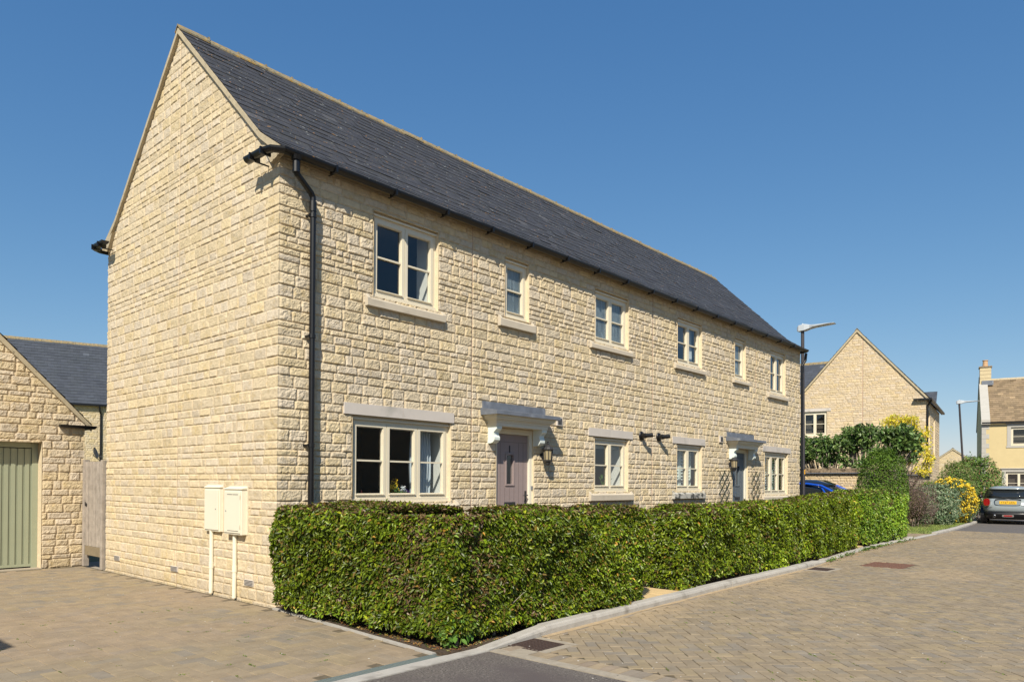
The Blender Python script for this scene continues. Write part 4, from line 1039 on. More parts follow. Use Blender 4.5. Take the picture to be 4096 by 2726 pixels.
# ================================================================= OTHER HOUSES
def simple_house(name, label, O, az, L, W, eave, ridge, wall='stone', faces=('front', 'gable'), openings=None, seed=1, gauge=.2, sw=.27, roofmat='slate_far', roofbase=(.055, .062, .075),
                 res=None, far_gable=False, base=(.575, .475, .31), verge='verge', gut=True, relief=.012, cat='house', overhang=.14, group=None, zres=.02, courses=None, prefix=None, joints=None):
    t = thing(name, label, cat, (O[0], O[1], 0), group); F = frame_fn(O, az, 'front'); G = frame_fn(O, az, 'gable'); Lf = loc_fn(O, az)
    res = res or (lambda u: .03); openings = openings or {}; courses = courses or make_courses(-.05, ridge+.3, seed); joints = joints or {}
    prof = [(-overhang, eave+.03), (W/2, ridge)]
    def gt(y): y = np.minimum(y, W-y); return np.interp(y, [-overhang, W/2], [eave+.03, ridge])-.05
    parts = []
    if 'front' in faces: parts.append(stone_wall(F, 0, L, -.05, eave+.02, courses, openings.get('front', []), res, relief=relief, seed=seed, base=base, zres=zres, joints=joints.get('front', ()), corner0=relief*.8))
    if 'gable' in faces: parts.append(stone_wall(G, 0, W, -.05, ridge, courses, openings.get('gable', []), res, relief=relief, seed=seed+1, base=base, zres=zres, flip=True, top=gt, joints=joints.get('gable', ()), corner0=relief*.8))
    if 'far' in faces:
        O2 = Lf(L, 0, 0); G2 = lambda u, z, n: tuple(np.asarray(q) for q in (O2[0]-u*math.sin(az)+n*math.cos(az), O2[1]+u*math.cos(az)+n*math.sin(az), z+0*u))
        parts.append(stone_wall(G2, 0, W, -.05, ridge, courses, openings.get('far', []), res, relief=relief, seed=seed+2, base=base, zres=zres, top=gt))
    if parts: V, Q, C = join(parts); fast_mesh('wall', V, Q, C, 'stone_far', t)
    m = MB()
    if 'front' not in faces: m.box(0, L, 0, .1, -.05, eave+.03, F=Lf)
    if 'gable' not in faces: m.prism([(0.02, -.05), (W-.02, -.05), (W-.02, eave), (W/2, ridge-.06), (0.02, eave)], 0, .1, lambda p, q, tt: Lf(tt, p, q))
    if 'far' not in faces: m.prism([(0.02, -.05), (W-.02, -.05), (W-.02, eave), (W/2, ridge-.06), (0.02, eave)], L-.1, L, lambda p, q, tt: Lf(tt, p, q))
    m.box(.05, L-.05, W-.1, W, -.05, eave+.03, F=Lf)
    m.box(.3, L-.3, .5, W-.3, -.05, eave, F=Lf)
    m.build('inner_wall', 'room_dark' if faces else M('opposite_walling', (.60, .46, .30), .9, .25, 9), t)
    r1 = slate_roof(lambda u, x, z: Lf(u, x, z), -.06, L+.06, prof, gauge, sw, seed+5, base=roofbase, t=.014)
    r2 = slate_roof(lambda u, x, z: Lf(u, W-x, z), -.06, L+.06, prof, gauge, sw, seed+6, base=roofbase, t=.014)
    V, Q, C = join([r1, r2]); roof = fast_mesh('roof', V, Q, C, roofmat, t)
    sl = math.degrees(math.atan2(ridge-eave, W/2+overhang))
    ridge_mb(Lf, -.07, L+.07, ridge+.012, W/2, slope=sl, nib=False).build('ridge_tiles', 'ridge', roof)
    for xa, xb in ((-.07, .0), (L, L+.07)):
        v = MB()
        for mir in (0, 1):
            f_ = (lambda y: W-y) if mir else (lambda y: y)
            p = [(-overhang+.02, eave-.09), (W/2-.001, ridge-.13), (W/2-.001, ridge-.008), (-overhang+.02, eave+.02)]
            v.prism([(f_(a), b) for a, b in p], xa, xb, lambda p, q, tt: Lf(tt, p, q))
        v.build('verge', verge, t)
    if gut:
        m = MB(); m.box(-.2, L+.12, -overhang-.1, -overhang+.0, eave-.06, eave+.02, F=Lf); m.box(-.2, -.07, -overhang, .45, eave-.06, eave+.01, F=Lf)
        m.build('gutter', 'black', t)
    return t, F, G, Lf

# garage on the left: gable front with an up-and-over door
Og = (-3.50, 6.17)
# its gable faces the drive: build with the long side running away from us
def garage():
    t = thing('garage', 'stone garage with a sage green ribbed door at the end of the left drive', 'garage', (-1.78, 6.2, 0))
    Y = 6.2; x0, x1 = -3.50, -.045; xm = (x0+x1)/2; eave = 2.42; slope = 1.02; rz = eave+(xm-x0+.12)*slope
    F = lambda u, z, n: (u+0*z, Y-n+0*z, z+0*u); op = (-2.90, -.665, -.05, 2.085)
    tp = lambda x: eave-.04+slope*(.12+np.minimum(x-x0, x1-x))-.03
    cs = make_courses(.0, 4.6, 41)
    A = stone_wall(F, x0, x1, 0, rz, cs, [op], lambda u: .016, relief=.017, seed=31, top=tp, zres=.014, reveal=.22, base=(.57, .47, .325), corner1=.018)
    S = lambda u, z, n: (x1+n+0*z, Y+u+0*z, z+0*u)
    B = stone_wall(S, 0, 5.5, 0, eave, cs, [], lambda u: .03, relief=.022, seed=32, zres=.02, base=(.50, .40, .28), corner0=.018)
    V, Q, C = join([A, B]); fast_mesh('wall', V, Q, C, 'stone', t)
    m = MB(); m.box(x0, x0+.1, Y+.3, Y+5.5, 0, eave); m.box(x0+.1, x1-.1, Y+5.4, Y+5.5, 0, eave); m.build('rear_wall', 'room_dark', t)
    prof = [(-.12, eave), (xm-x0, rz)]
    r1 = slate_roof(lambda u, a, z: (x1-a, Y-.045+u, z), 0, 5.6, prof, .2, .27, 61, t=.014); r2 = slate_roof(lambda u, a, z: (x0+a, Y-.045+u, z), 0, 5.6, prof, .2, .27, 62, t=.014)
    V, Q, C = join([r1, r2]); fast_mesh('roof', V, Q, C, 'slate', t)
    for side in (0, 1):
        v = MB(); g = (lambda a: x1-a) if side else (lambda a: x0+a)
        v.prism([(g(-.12), eave-.10), (g(xm-x0-.001), rz-.12), (g(xm-x0-.001), rz-.012), (g(-.12), eave-.012)], Y-.05, Y+.03, lambda p, q, tt: (p, tt, q)); v.build('verge', 'verge', t)
    v = gutter_mb([(x1-.38, Y-.06, eave-.02), (x1+.02, Y-.06, eave-.02), (x1+.15, Y-.04, eave-.02), (x1+.17, Y+.1, eave-.02), (x1+.17, Y+5.5, eave-.02)], r=.05); v.build('gutter', 'black', t)
    # soldier course over the door, door and frame
    d = MB(); a, b = op[0], op[1]; yd = Y+.22
    d.box(a, a+.09, yd-.03, yd+.05, 0, 2.085); d.box(b-.09, b, yd-.03, yd+.05, 0, 2.085); d.box(a+.09, b-.09, yd-.03, yd+.05, 2.0, 2.085); d.build('door_frame', 'sage', t, bevel=.004)
    d = MB(); x = a+.092; w = (b-a-.184)/42
    for i in range(42):
        xx = a+.092+i*w; yy = yd-.006 if i % 2 else yd-.020
        ww = w*(1.35 if not i % 2 else .65); xs0 = xx if not i % 2 else xx+w*.35
        d.box(xs0+.0015, xs0+ww-.0015, yy, yd+.03, .075, 1.985)
    d.box(a+.092, b-.092, yd-.022, yd+.03, .03, .0745); d.build('garage_door', 'sage', t)
    d = MB(); d.box(a, b, Y-.04, Y+.3, -.02, .008); d.build('threshold', 'edging', t)
garage()
# timber gate between the garage and the house
t = thing('garden_gate', 'weathered grey board gate between the garage and the stone house', 'gate', (-.01, 5.75, 0))
m = MB(); y = 5.36; k = 0; rr = np.random.default_rng(4)
while y < 6.08:
    xo = -.03-.016*(k % 2)+rr.normal(0, .0015); m.hexa([(xo, y, .36), (xo+.02, y, .36), (xo+.014, y+.078, .36), (xo-.008, y+.078, .36), (xo, y, 1.78+rr.normal(0, .004)), (xo+.02, y, 1.78), (xo+.014, y+.078, 1.78), (xo-.008, y+.078, 1.78)]); y += .079; k += 1
m.build('board', 'wood', t)
m = MB(); m.box(-.05, -.02, 5.36, 6.06, .20, .355); m.build('gate_rail', 'wood_dark', t, bevel=.005)
m = MB(); m.box(-.06, .03, 5.27, 5.345, 0, 1.80); m.build('post', 'wood', t, bevel=.006); m = MB(); m.box(-.06, .03, 6.09, 6.17, 0, 1.82); m.build('post', 'wood', t, bevel=.006)
m = MB(); m.tube([(-.075, 5.98, 1.03), (-.075, 5.98, 1.10)], .008, 8); m.lathe((-.06, 5.98, 1.05), [(.03, -.004), (.03, .004)], 12, axis=(Vector((0, 1, 0)), Vector((0, 0, 1)), Vector((-1, 0, 0)))); m.build('latch', 'iron', t)
sheet('path', [(.0, 5.25), (3, 5.25), (3, 7), (0, 7)], -.03, 'edging')
m = MB()   # rounded sand-coloured strip where drive meets the house
# house behind, on the left
t, F, G, Lf = simple_house('rear_house', 'stone house with a blue slate roof behind the garage and gate', (-4.2, 33.9), R(-16), 18, 5.3, 5.05, 8.35, faces=('front',), seed=71, relief=.016, base=(.56, .47, .31), joints={})
m = MB(); q = [Lf(13.12, -.10, z) for z in (5.0, 4.85)]+[Lf(13.19, -.04, 4.6), Lf(13.19, -.04, 0)]; m.tube([Lf(13.12, -.19, 5.0), Lf(13.13, -.16, 4.8), Lf(13.19, -.06, 4.6), Lf(13.19, -.06, .1)], .045, 8); m.build('downpipe', 'black', t)
sd = thing('satellite_dish', 'small grey satellite dish on the wall of the house behind the gate', 'satellite dish', Lf(12.93, -.3, 2.75))
m = MB(); c0 = Vector(Lf(12.93, -.32, 2.75)); dd = (Vector((1.0, -.75, .35))).normalized(); A = dd.cross(Vector((0, 0, 1))).normalized(); B_ = A.cross(dd)
m.lathe(tuple(c0), [(.05, 0), (.18, .02), (.27, .055), (.275, .055), (.18, .005), (.05, -.015)], 18, axis=(A, B_, dd)); m.build('dish', 'dish', sd)
m = MB(); m.tube([tuple(c0), Lf(12.88, 0, 2.65)], .02, 6); m.tube([tuple(c0-B_*.2), tuple(c0-B_*.25+dd*.35)], .012, 6); m.build('arm', 'iron', sd)

# gable-fronted house on the right
A2 = R(7.6); O2 = (30.37, -.18)
t, F, G, Lf = simple_house('gabled_house', 'stone house with tall gable and slate roof behind the garden wall', O2, A2, 7.68, 5.36, 5.16, 8.42, faces=('front', 'gable'), seed=81, relief=.012, res=lambda u: .024, zres=.018,
    openings={'gable': [(3.93, 4.98, 3.72, 4.83)], 'front': [(1.2, 2.0, 2.9, 4.7), (4.0, 4.8, 2.9, 4.7)]}, joints={'gable': (2.45,)}, base=(.60, .485, .33))
window(t, G, 3.93, 4.98, 3.72, 4.83, 2, lintel=(3.76, 5.14, 4.83, 4.97), sill=(3.80, 5.10, 3.6, 3.72), draw_head=False)
for a in (1.2, 4.0): window(t, F, a, a+.8, 2.9, 4.7, 1, sill=(a-.12, a+.92, 2.78, 2.9), draw_head=False)
m = MB(); m.tube([Lf(-.02, -.22, 5.1), Lf(.04, -.06, 4.85), Lf(.04, -.06, .1)], .045, 8); m.build('downpipe', 'black', t)
# its side wing (ridge at right angles) and rear wing
V, Q, C = slate_roof(lambda u, x, z: Lf(1.0+x, 3.0+u, z), 0, 9, [(-.15, 5.2), (2.6, 7.62)], .2, .27, 91, base=(.06, .067, .08)); fast_mesh('wing_roof', V, Q, C, 'slate_far', t)
V, Q, C = slate_roof(lambda u, x, z: Lf(6.2-x, 3.0+u, z), 0, 9, [(-.15, 5.2), (2.6, 7.62)], .2, .27, 92, base=(.06, .067, .08)); fast_mesh('wing_roof', V, Q, C, 'slate_far', t)
m = MB(); m.box(1.05, 6.1, 5.3, 11.9, 0, 5.2, F=Lf); m.build('wing_wall', M('plain_walling2', (.42, .34, .21), .9, .15, 3), t)
ridge_mb(lambda u, x, z: Lf(3.6+x, 3.0+u, z), 0, 9, 7.63, 0, slope=42, nib=False).build('wing_ridge', 'ridge', t)
V, Q, C = slate_roof(lambda u, x, z: Lf(9.4+x, .35+u, z), 0, 5, [(-.15, 4.6), (2.3, 6.75)], .2, .27, 93, base=(.06, .067, .08)); fast_mesh('rear_wing_roof', V, Q, C, 'slate_far', t)
m = MB(); m.prism([(9.6, 0), (13.3, 0), (13.3, 4.3), (11.6, 6.2), (9.6, 4.3)], .45, 5.2, lambda p, q, tt: Lf(p, tt, q)); m.build('rear_wing_wall', M('plain_walling3', (.46, .37, .23), .9, .15, 3), t)

# yellow rendered house on the far right
A3 = R(-79); O3 = (48.1, .55); 
def rendered_house():
    t = thing('rendered_house', 'yellow rendered house with pale quoins, brown stone roof and chimney beyond the grey car', 'house', (O3[0], O3[1], 0)); Lf = loc_fn(O3, A3); F = frame_fn(O3, A3, 'front')
    L, W, ev, rz = 16, 8.0, 5.35, 8.45
    ops = [(1.22, 3.15, 1.0, 2.33), (1.48, 3.36, 3.92, 5.02), (6.5, 8.2, 1.15, 2.5), (6.5, 8.2, 3.92, 5.02)]
    m = MB(); xs = sorted({0, L, *[o[0] for o in ops], *[o[1] for o in ops]}); zs = sorted({0, ev, *[o[2] for o in ops], *[o[3] for o in ops]})
    for a, b in zip(xs[:-1], xs[1:]):
        for c, d in zip(zs[:-1], zs[1:]):
            if not any(o[0] <= a and b <= o[1] and o[2] <= c and d <= o[3] for o in ops):
                m.add([F(a, c, 0), F(b, c, 0), F(b, d, 0), F(a, d, 0)], [(0, 1, 2, 3)])
    m.prism([(0.005, 0), (W, 0), (W, ev), (W/2, rz-.05), (0.005, ev)], .001, .2, lambda p, q, tt: Lf(tt, p, q)); m.build('wall', 'render', t, recalc=False)
    m = MB(); m.box(.25, L, .35, W, 0, ev, F=Lf); m.build('inner_wall', 'room_dark', t)
    r1 = slate_roof(lambda u, x, z: Lf(u, x, z), .18, L, [(-.12, ev+.02), (W/2, rz)], .24, .30, 101, base=(.235, .17, .10), t=.022, varc=.3)
    r2 = slate_roof(lambda u, x, z: Lf(u, W-x, z), .18, L, [(-.12, ev+.02), (W/2, rz)], .24, .30, 102, base=(.235, .17, .10), t=.022, varc=.3)
    V, Q, C = join([r1, r2]); roof = fast_mesh('roof', V, Q, C, 'stone_tile', t); ridge_mb(Lf, .2, L, rz+.02, W/2, slope=38, nib=False).build('ridge_tiles', 'verge', roof)
    c = MB(); n = 6
    for k in range(n):     # coping stones of the raised verge
        for mir in (0, 1):
            y0 = -.16+(W/2+.16)*k/n; y1 = -.16+(W/2+.16)*(k+1)/n-.01; z0 = ev+.16+(rz-ev+.05)*k/n; z1 = ev+.16+(rz-ev+.05)*(k+1)/n-.01
            f_ = (lambda y: W-y) if mir else (lambda y: y)
            c.prism([(f_(y0), z0-.10), (f_(y1), z1-.10), (f_(y1), z1), (f_(y0), z0)], -.04, .42, lambda p, q, tt: Lf(tt, p, q))
    c.box(-.05, .42, -.2, .0, ev-.12, ev+.07, F=Lf); c.box(-.05, .42, W, W+.2, ev-.12, ev+.07, F=Lf); c.build('coping', 'quoin', t)
    q = MB(); z = 0; k = 0
    while z < ev-.2:
        wq = .38 if k % 2 else .22; q.box(-.012, wq, -.014, .0, z+.004, z+.286, F=Lf); q.box(-.013, -.001, .001, .60-wq, z+.004, z+.286, F=Lf); z += .29; k += 1
    q.build('quoin', 'quoin', t)
    for i, (a, b, c_, d_) in enumerate(ops):
        w_ = window(t, F, a, b, c_, d_, 3 if i == 0 else 2, draw_head=False, recess=.08, bars=True)
        s = MB()
        for (p, q_, r_, s__) in ((a-.2, a-.001, c_-.02, d_+.001), (b+.001, b+.2, c_-.02, d_+.001), (a-.2, b+.2, d_+.001, d_+.17), (a-.24, b+.24, c_-.14, c_-.021)): s.box(p, q_, -.03, .02, r_, s__, F=Lf)
        s.box(a-.27, b+.27, -.09, .02, d_+.172, d_+.225, F=Lf); s.build('window_surround', 'quoin', w_)
    m = MB(); m.box(0, L, -.22, -.12, ev-.07, ev+.0, F=Lf); m.build('gutter', 'black', t)
    ch_ = MB(); x0, x1, y0, y1 = .0, .62, W/2-.75, W/2+.1; z = rz-.45; k = 0
    ch_.box(x0, x1, y0, y1, z, rz+.72, F=Lf); chm = ch_.build('chimney', M('chimney_block', (.56, .46, .28), .9, .12, 8, bump=.01, bs=20), roof)
    b = MB(); b.box(x0-.05, x1+.05, y0-.05, y1+.05, rz+.72, rz+.80, F=Lf)
    for zz in (rz+.0, rz+.25, rz+.5): b.box(x0-.006, x1+.006, y0-.006, y1+.006, zz, zz+.02, F=Lf)
    b.build('chimney_cap', 'coping', roof)
    b = MB(); b.lathe(Lf((x0+x1)/2, (y0+y1)/2, rz+.80), [(.17, 0), (.15, .15), (.14, .38), (.17, .40), (.17, .44), (.12, .44)], 14); b.build('chimney_pot', 'pot', roof)
    b = MB(); b.box(x0+.1, x1+.12, y0-.06, y0-.001, rz-.45, rz-.15, F=Lf); b.build('chimney_flashing', 'lead', roof)
rendered_house()
# little gable in the far distance
simple_house('distant_house', 'small stone gable far away between the two right-hand houses', (65.0, 2.7), R(12), 8, 5.0, 2.6, 4.55, faces=('gable',), seed=111, gut=False, roofbase=(.2, .16, .1))

# houses across the road, behind the camera: they are what the ground floor windows mirror
simple_house('opposite_house', 'stone terrace across the road, mirrored in the ground floor windows', (3.0, -24.5), 0, 21, 5.3, 5.2, 8.0, faces=(), seed=121, gut=False)
bpy.data.objects['opposite_house']
# garage whose eaves corner throws the small shadow on the drive
simple_house('neighbour_garage', 'small stone garage off to the left of the drive', (-5.83, -2.14), R(90), 6.5, 5.0, 3.38, 5.6, faces=('front',), seed=131, gut=False, cat='garage')

# ================================================================= GARDEN WALL, PLANTS
def garden_wall():
    t = thing('garden_wall', 'stone garden wall with a brown coping behind the blue car', 'wall', (21.1, .5, 0))
    cs = make_courses(0, 2, 51); F = lambda u, z, n: (21.1-n+0*z, -.40+u+0*z, z+0*u)
    A = stone_wall(F, 0, 9.5, 0, 1.86, cs, [], lambda u: .02, relief=.016, seed=52, zres=.018, flip=True, base=(.575, .46, .30), corner0=.012)
    F2 = lambda u, z, n: (21.1+u+0*z, -.40-n+0*z, z+0*u)
    B = stone_wall(F2, 0, 9.0, 0, 1.86, cs, [], lambda u: .03, relief=.016, seed=53, zres=.02, base=(.50, .42, .30), corner0=.012)
    V, Q, C = join([A, B]); fast_mesh('wall', V, Q, C, 'stone_far', t)
    m = MB(); rr = np.random.default_rng(3); y = -.45
    while y < 9:
        m.box(21.03, 21.36, y+.004, y+.108, 1.885, 2.03+rr.normal(0, .006)); y += .112
    x = 21.37
    while x < 29.9: m.box(x+.004, x+.108, -.47, -.14, 1.885, 2.03+rr.normal(0, .006)); x += .112
    m.build('coping', 'coping', t)
    m = MB(); m.box(21.0, 21.38, -.5, 9, 1.858, 1.884); m.box(21.381, 30, -.5, -.12, 1.858, 1.884); m.build('tile_course', 'lead', t)
    m = MB(); m.box(21.15, 21.3, -.2, 9, 0, 1.857); m.box(21.301, 30, -.35, -.2, 0, 1.857); m.build('core', 'sand', t)
garden_wall()

def bush(name, label, cat, c, rx, ry, h, n, L, pal, p, seed, mat='leaf_matt', group=None, lumps=9, loose=.0, wid=.45, z0=.0, core=True, stems=8, droop=.2, shape=2.0, up=.25, hole=0, twigs=0, twig_mat='bark', only_top=None):
    r = np.random.default_rng(seed); t = thing(name, label, cat, (c[0], c[1], z0), group)
    d = r.normal(size=(n, 3)); d /= np.linalg.norm(d, axis=1)[:, None]; d[:, 2] = np.where(d[:, 2] < -.85, -d[:, 2], d[:, 2])
    th = np.arctan2(d[:, 1], d[:, 0]); ph = np.arcsin(np.clip(d[:, 2], -1, 1))
    lump = .80+.42*fbm(th*1.3*lumps/4+20, ph*2.2*lumps/4+20, seed, 4)
    e = (np.abs(d[:, 0])**shape+np.abs(d[:, 1])**shape+np.abs(d[:, 2])**shape)**(-1/shape)
    rad = lump*e*(1-r.exponential(.10+loose, n).clip(0, .75))
    P = d*rad[:, None]*np.array([rx, ry, h/2])*1.02+np.array([c[0], c[1], z0+h/2])
    P[:, 2] = np.maximum(P[:, 2], z0+.03+.1*r.random(n))
    if hole:
        k = fbm(P[:, 0]*2.6+P[:, 1]*1.7, P[:, 2]*2.8, seed+3, 3) < .5+hole; P = P[k]; d = d[k]
    n = len(P); C = leaf_cols(n, r, pal, p, .25); pt = fbm(P[:, 0]*2+P[:, 1]*2, P[:, 2]*2.2, seed+9, 3)[:, None]; C *= .7+.6*pt
    V, Q, CC = leaf_quads(P, d, L*(.6+.8*r.random(n)), L*wid*(.7+.6*r.random(n)), C, r, droop=droop, up=up); fast_mesh('foliage', V, Q, CC, mat, t)
    m = MB()
    for i in range(stems):
        a = r.random()*6.28; q = r.random()**.5; x = c[0]+rx*.7*q*math.cos(a); y = c[1]+ry*.7*q*math.sin(a)
        m.tube([(c[0]+rx*.25*q*math.cos(a), c[1]+ry*.25*q*math.sin(a), z0), ((x+c[0])/2, (y+c[1])/2, z0+h*.35), (x, y, z0+h*(.6+.3*r.random()))], [.02, .014, .006], 5)
    for i in range(twigs):
        v = r.normal(size=3); v /= np.linalg.norm(v); v[2] = abs(v[2])*.8+.1; b = np.array([c[0], c[1], z0+h*.25]); s0 = b+v*np.array([rx, ry, h*.7])*.35; s1 = b+v*np.array([rx, ry, h*.78])*(.85+.25*r.random())+r.normal(0, .03, 3)
        m.tube([tuple(s0), tuple((s0+s1)/2+r.normal(0, .02, 3)), tuple(s1)], [.006, .005, .003], 3, cap=False)
    m.build('stem', twig_mat, t)
    if core:  # solid dark core added behind the leaves, not modelled branches
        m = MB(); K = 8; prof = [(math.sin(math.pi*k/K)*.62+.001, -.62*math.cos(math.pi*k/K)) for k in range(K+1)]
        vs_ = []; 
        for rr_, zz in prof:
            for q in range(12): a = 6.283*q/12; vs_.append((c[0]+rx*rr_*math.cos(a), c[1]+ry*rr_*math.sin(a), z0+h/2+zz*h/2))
        m.add(vs_, [(i*12+q, i*12+(q+1) % 12, (i+1)*12+(q+1) % 12, (i+1)*12+q) for i in range(K) for q in range(12)]); m.build('dark_core', 'twig', t)
    return t, r
G2 = [(.05, .12, .015), (.085, .18, .02), (.03, .07, .012)]
bush('topiary_shrub', 'clipped rounded green shrub rising behind the far end of the hedge', 'shrub', (19.55, -1.33), .70, .66, 2.52, 16000, .055, [(.095, .18, .018), (.15, .255, .025), (.06, .11, .014)], [.45, .35, .2], 61, shape=2.45, lumps=7)
bush('purple_shrub', 'brownish purple twiggy shrub between the hedge end and the grey-green bush', 'shrub', (23.1, -1.35), .88, .75, 1.72, 5200, .05, [(.22, .14, .13), (.16, .10, .10), (.16, .18, .05), (.30, .21, .17)], [.42, .3, .12, .16], 62, loose=.05, twigs=260, shape=2.6, wid=.3)
bush('grey_green_shrub', 'grey-green leafy bush standing on the lawn beside the purple shrub', 'shrub', (25.35, -1.55), .85, .75, 1.50, 6500, .085, [(.24, .31, .18), (.12, .20, .09), (.33, .40, .26)], [.4, .35, .25], 63, shape=2.4, wid=.38)
t_, r_ = bush('yellow_flowering_shrub', 'bush covered in yellow flower heads at the lawn edge near the grey car', 'shrub', (27.5, -1.65), .92, .82, 1.66, 4200, .08, [(.15, .22, .12), (.08, .15, .06), (.22, .28, .15)], [.4, .4, .2], 64, shape=2.4, wid=.4)
n = 900; d = r_.normal(size=(n, 3)); d /= np.linalg.norm(d, axis=1)[:, None]; d[:, 2] = d[:, 2]*.8+.2*np.abs(d[:, 2]); d /= np.linalg.norm(d, axis=1)[:, None]
ctr = np.array([27.5, -1.65, .86])+d*np.array([.92, .82, .84])*(.95+.14*r_.random((n, 1)))
P = np.repeat(ctr, 7, 0)+r_.normal(size=(n*7, 3))*.022
V, Q, C = leaf_quads(P, np.tile([-.3, -.4, .8], (n*7, 1)), np.full(n*7, .055), np.full(n*7, .05), np.tile([.80, .60, .04], (n*7, 1))*(.8+.4*r_.random((n*7, 1))), r_, droop=.05); fast_mesh('flower_head', V, Q, C, 'petal', t_)
bush('mixed_shrub', 'tall loose green shrub between the gabled house and the road, left one', 'shrub', (30.4, -1.35), .95, .75, 2.45, 5500, .09, [(.12, .20, .04), (.18, .26, .06), (.22, .20, .08)], [.45, .35, .2], 65, loose=.12, twigs=60, core=False, hole=.12)
bush('mixed_shrub', 'tallest loose shrub with reddish sprays beside the rendered house corner', 'shrub', (33.0, -1.55), 1.35, 1.1, 2.75, 9500, .095, [(.10, .19, .035), (.17, .27, .045), (.28, .14, .08)], [.5, .38, .12], 66, loose=.10, twigs=70, core=False, hole=.16)
bush('green_shrub', 'low bright green shrub behind the yellow flowers', 'shrub', (28.6, -.75), 1.1, .7, 1.62, 3200, .08, [(.16, .28, .03), (.10, .20, .03), (.45, .42, .03)], [.5, .35, .15], 67)

def tree(name, label, base, pts, crown, n, L, pal, p, seed, mat='leaf', wid=.5, group=None, trunk_r=.035, gap=.0, sprays=0):
    """multi-stem small tree: crown = list of (x,y,z,r) clumps; each clump has its own limb"""
    r = np.random.default_rng(seed); t = thing(name, label, 'tree', (base[0], base[1], 0), group)
    w_ = np.array([c[3]**2 for c in crown]); k = r.choice(len(crown), n, p=w_/w_.sum()); cc = np.array(crown)
    d = r.normal(size=(n, 3)); d /= np.linalg.norm(d, axis=1)[:, None]
    P = cc[k, :3]+d*(cc[k, 3:4])*(.35+.75*r.random((n, 1))**.6)*np.array([1, 1, .9])
    ok = fbm(P[:, 0]*2.3+P[:, 1]*3.1, P[:, 2]*3.2, seed+3, 3) < .5+gap; P = P[ok]; d = d[ok]; n = len(P)
    C = leaf_cols(n, r, pal, p, .25)
    V, Q, CC = leaf_quads(P, d, L*(.6+.8*r.random(n)), L*wid*(.7+.6*r.random(n)), C, r, droop=.3, up=.1, normal_mix=.35); fast_mesh('crown', V, Q, CC, mat, t)
    m = MB()
    for i, c in enumerate(crown):
        b = Vector((base[0]+r.normal(0, .05), base[1]+r.normal(0, .05), 0)); q = Vector(c[:3]); mid = b.lerp(q, .5)+Vector((r.normal(0, .05), r.normal(0, .05), .25))
        m.tube([b, mid, q, q+Vector((r.normal(0, .1), r.normal(0, .1), c[3]*.7))], [trunk_r, trunk_r*.7, trunk_r*.4, .006], 6)
    m.build('trunk', 'bark', t); return t
DG = [(.085, .15, .035), (.14, .23, .055), (.045, .085, .025), (.27, .36, .15)]
r = np.random.default_rng(8)
def clumps(x0, x1, y0, y1, z0, z1, n, rr, seed):
    q = np.random.default_rng(seed); return [(q.uniform(x0, x1), q.uniform(y0, y1), z0+(z1-z0)*q.random()**.8, rr*(.7+.6*q.random())) for _ in range(n)]
tree('evergreen_tree', 'dark glossy-leaved tree trained against the wall, nearest the street lamp', (22.3, 1.25), None, clumps(22.0, 22.6, .70, 2.2, 2.1, 3.20, 34, .22, 1), 2900, .14, DG, [.42, .3, .18, .1], 71, group='dark evergreen trees above the garden wall')
tree('evergreen_tree', 'dark glossy-leaved tree above the wall, middle of the three', (22.9, .15), None, clumps(22.3, 23.0, -.25, .85, 2.1, 3.45, 34, .22, 2), 2900, .14, DG, [.42, .3, .18, .1], 72, group='dark evergreen trees above the garden wall')
tree('evergreen_tree', 'dark glossy-leaved tree above the wall, mixed with the yellow foliage on the right', (23.6, -.15), None, clumps(23.3, 24.2, -1.35, -.10, 2.1, 3.50, 38, .23, 3), 3200, .15, DG, [.42, .3, .18, .1], 73, group='dark evergreen trees above the garden wall')
tree('golden_tree', 'bright yellow leaved tree showing above the dark evergreens', (26.8, .1), None, clumps(26.5, 27.2, -.95, .40, 2.8, 3.95, 24, .34, 4)+clumps(25.2, 25.8, -1.5, -1.1, 2.0, 2.9, 4, .22, 7)+clumps(24.6, 25, -1.3, -.4, 2.1, 2.6, 3, .25, 5)+clumps(25, 25.6, -.2, .9, 2.2, 2.8, 2, .2, 6), 8000, .11, [(.74, .62, .05), (.60, .55, .07), (.80, .70, .08)], [.5, .3, .2], 74, mat='leaf_matt', wid=.35)

# weeds, leaf litter and grass ------------------------------------------------------
def scatter(name, pts, size, pal, p, seed, mat='leaf_matt', flat=.8, up=1.0, wid=.6):
    r = np.random.default_rng(seed); n = len(pts); V, Q, C = leaf_quads(np.asarray(pts), np.tile([0, 0, 1.], (n, 1)), size*(.6+.8*r.random(n)), size*wid*(.6+.8*r.random(n)), leaf_cols(n, r, pal, p, .3), r, droop=.1, normal_mix=flat, up=up)
    return tag(fast_mesh(name, V, Q, C, mat), kind='stuff')
r = np.random.default_rng(12)
n = 1500; x = np.concatenate([r.uniform(-.22, 3.2, 900), r.uniform(3.2, 13, 600)]); y = ky(x)+.135+np.abs(r.normal(0, .10, n)); L_ = r.random(n) < .4; x2 = r.uniform(-.27, .05, n); y2 = r.uniform(-3.0, -.1, n)
x = np.where(L_, -.27*(-y2/3.03)+.01+np.abs(r.normal(0, .08, n)), x); y = np.where(L_, y2, y)
scatter('leaf_litter', np.stack([x, y, np.full(n, .026)], 1), .022, [(.42, .26, .08), (.30, .13, .04), (.40, .33, .12), (.10, .16, .03)], [.35, .3, .2, .15], 1)
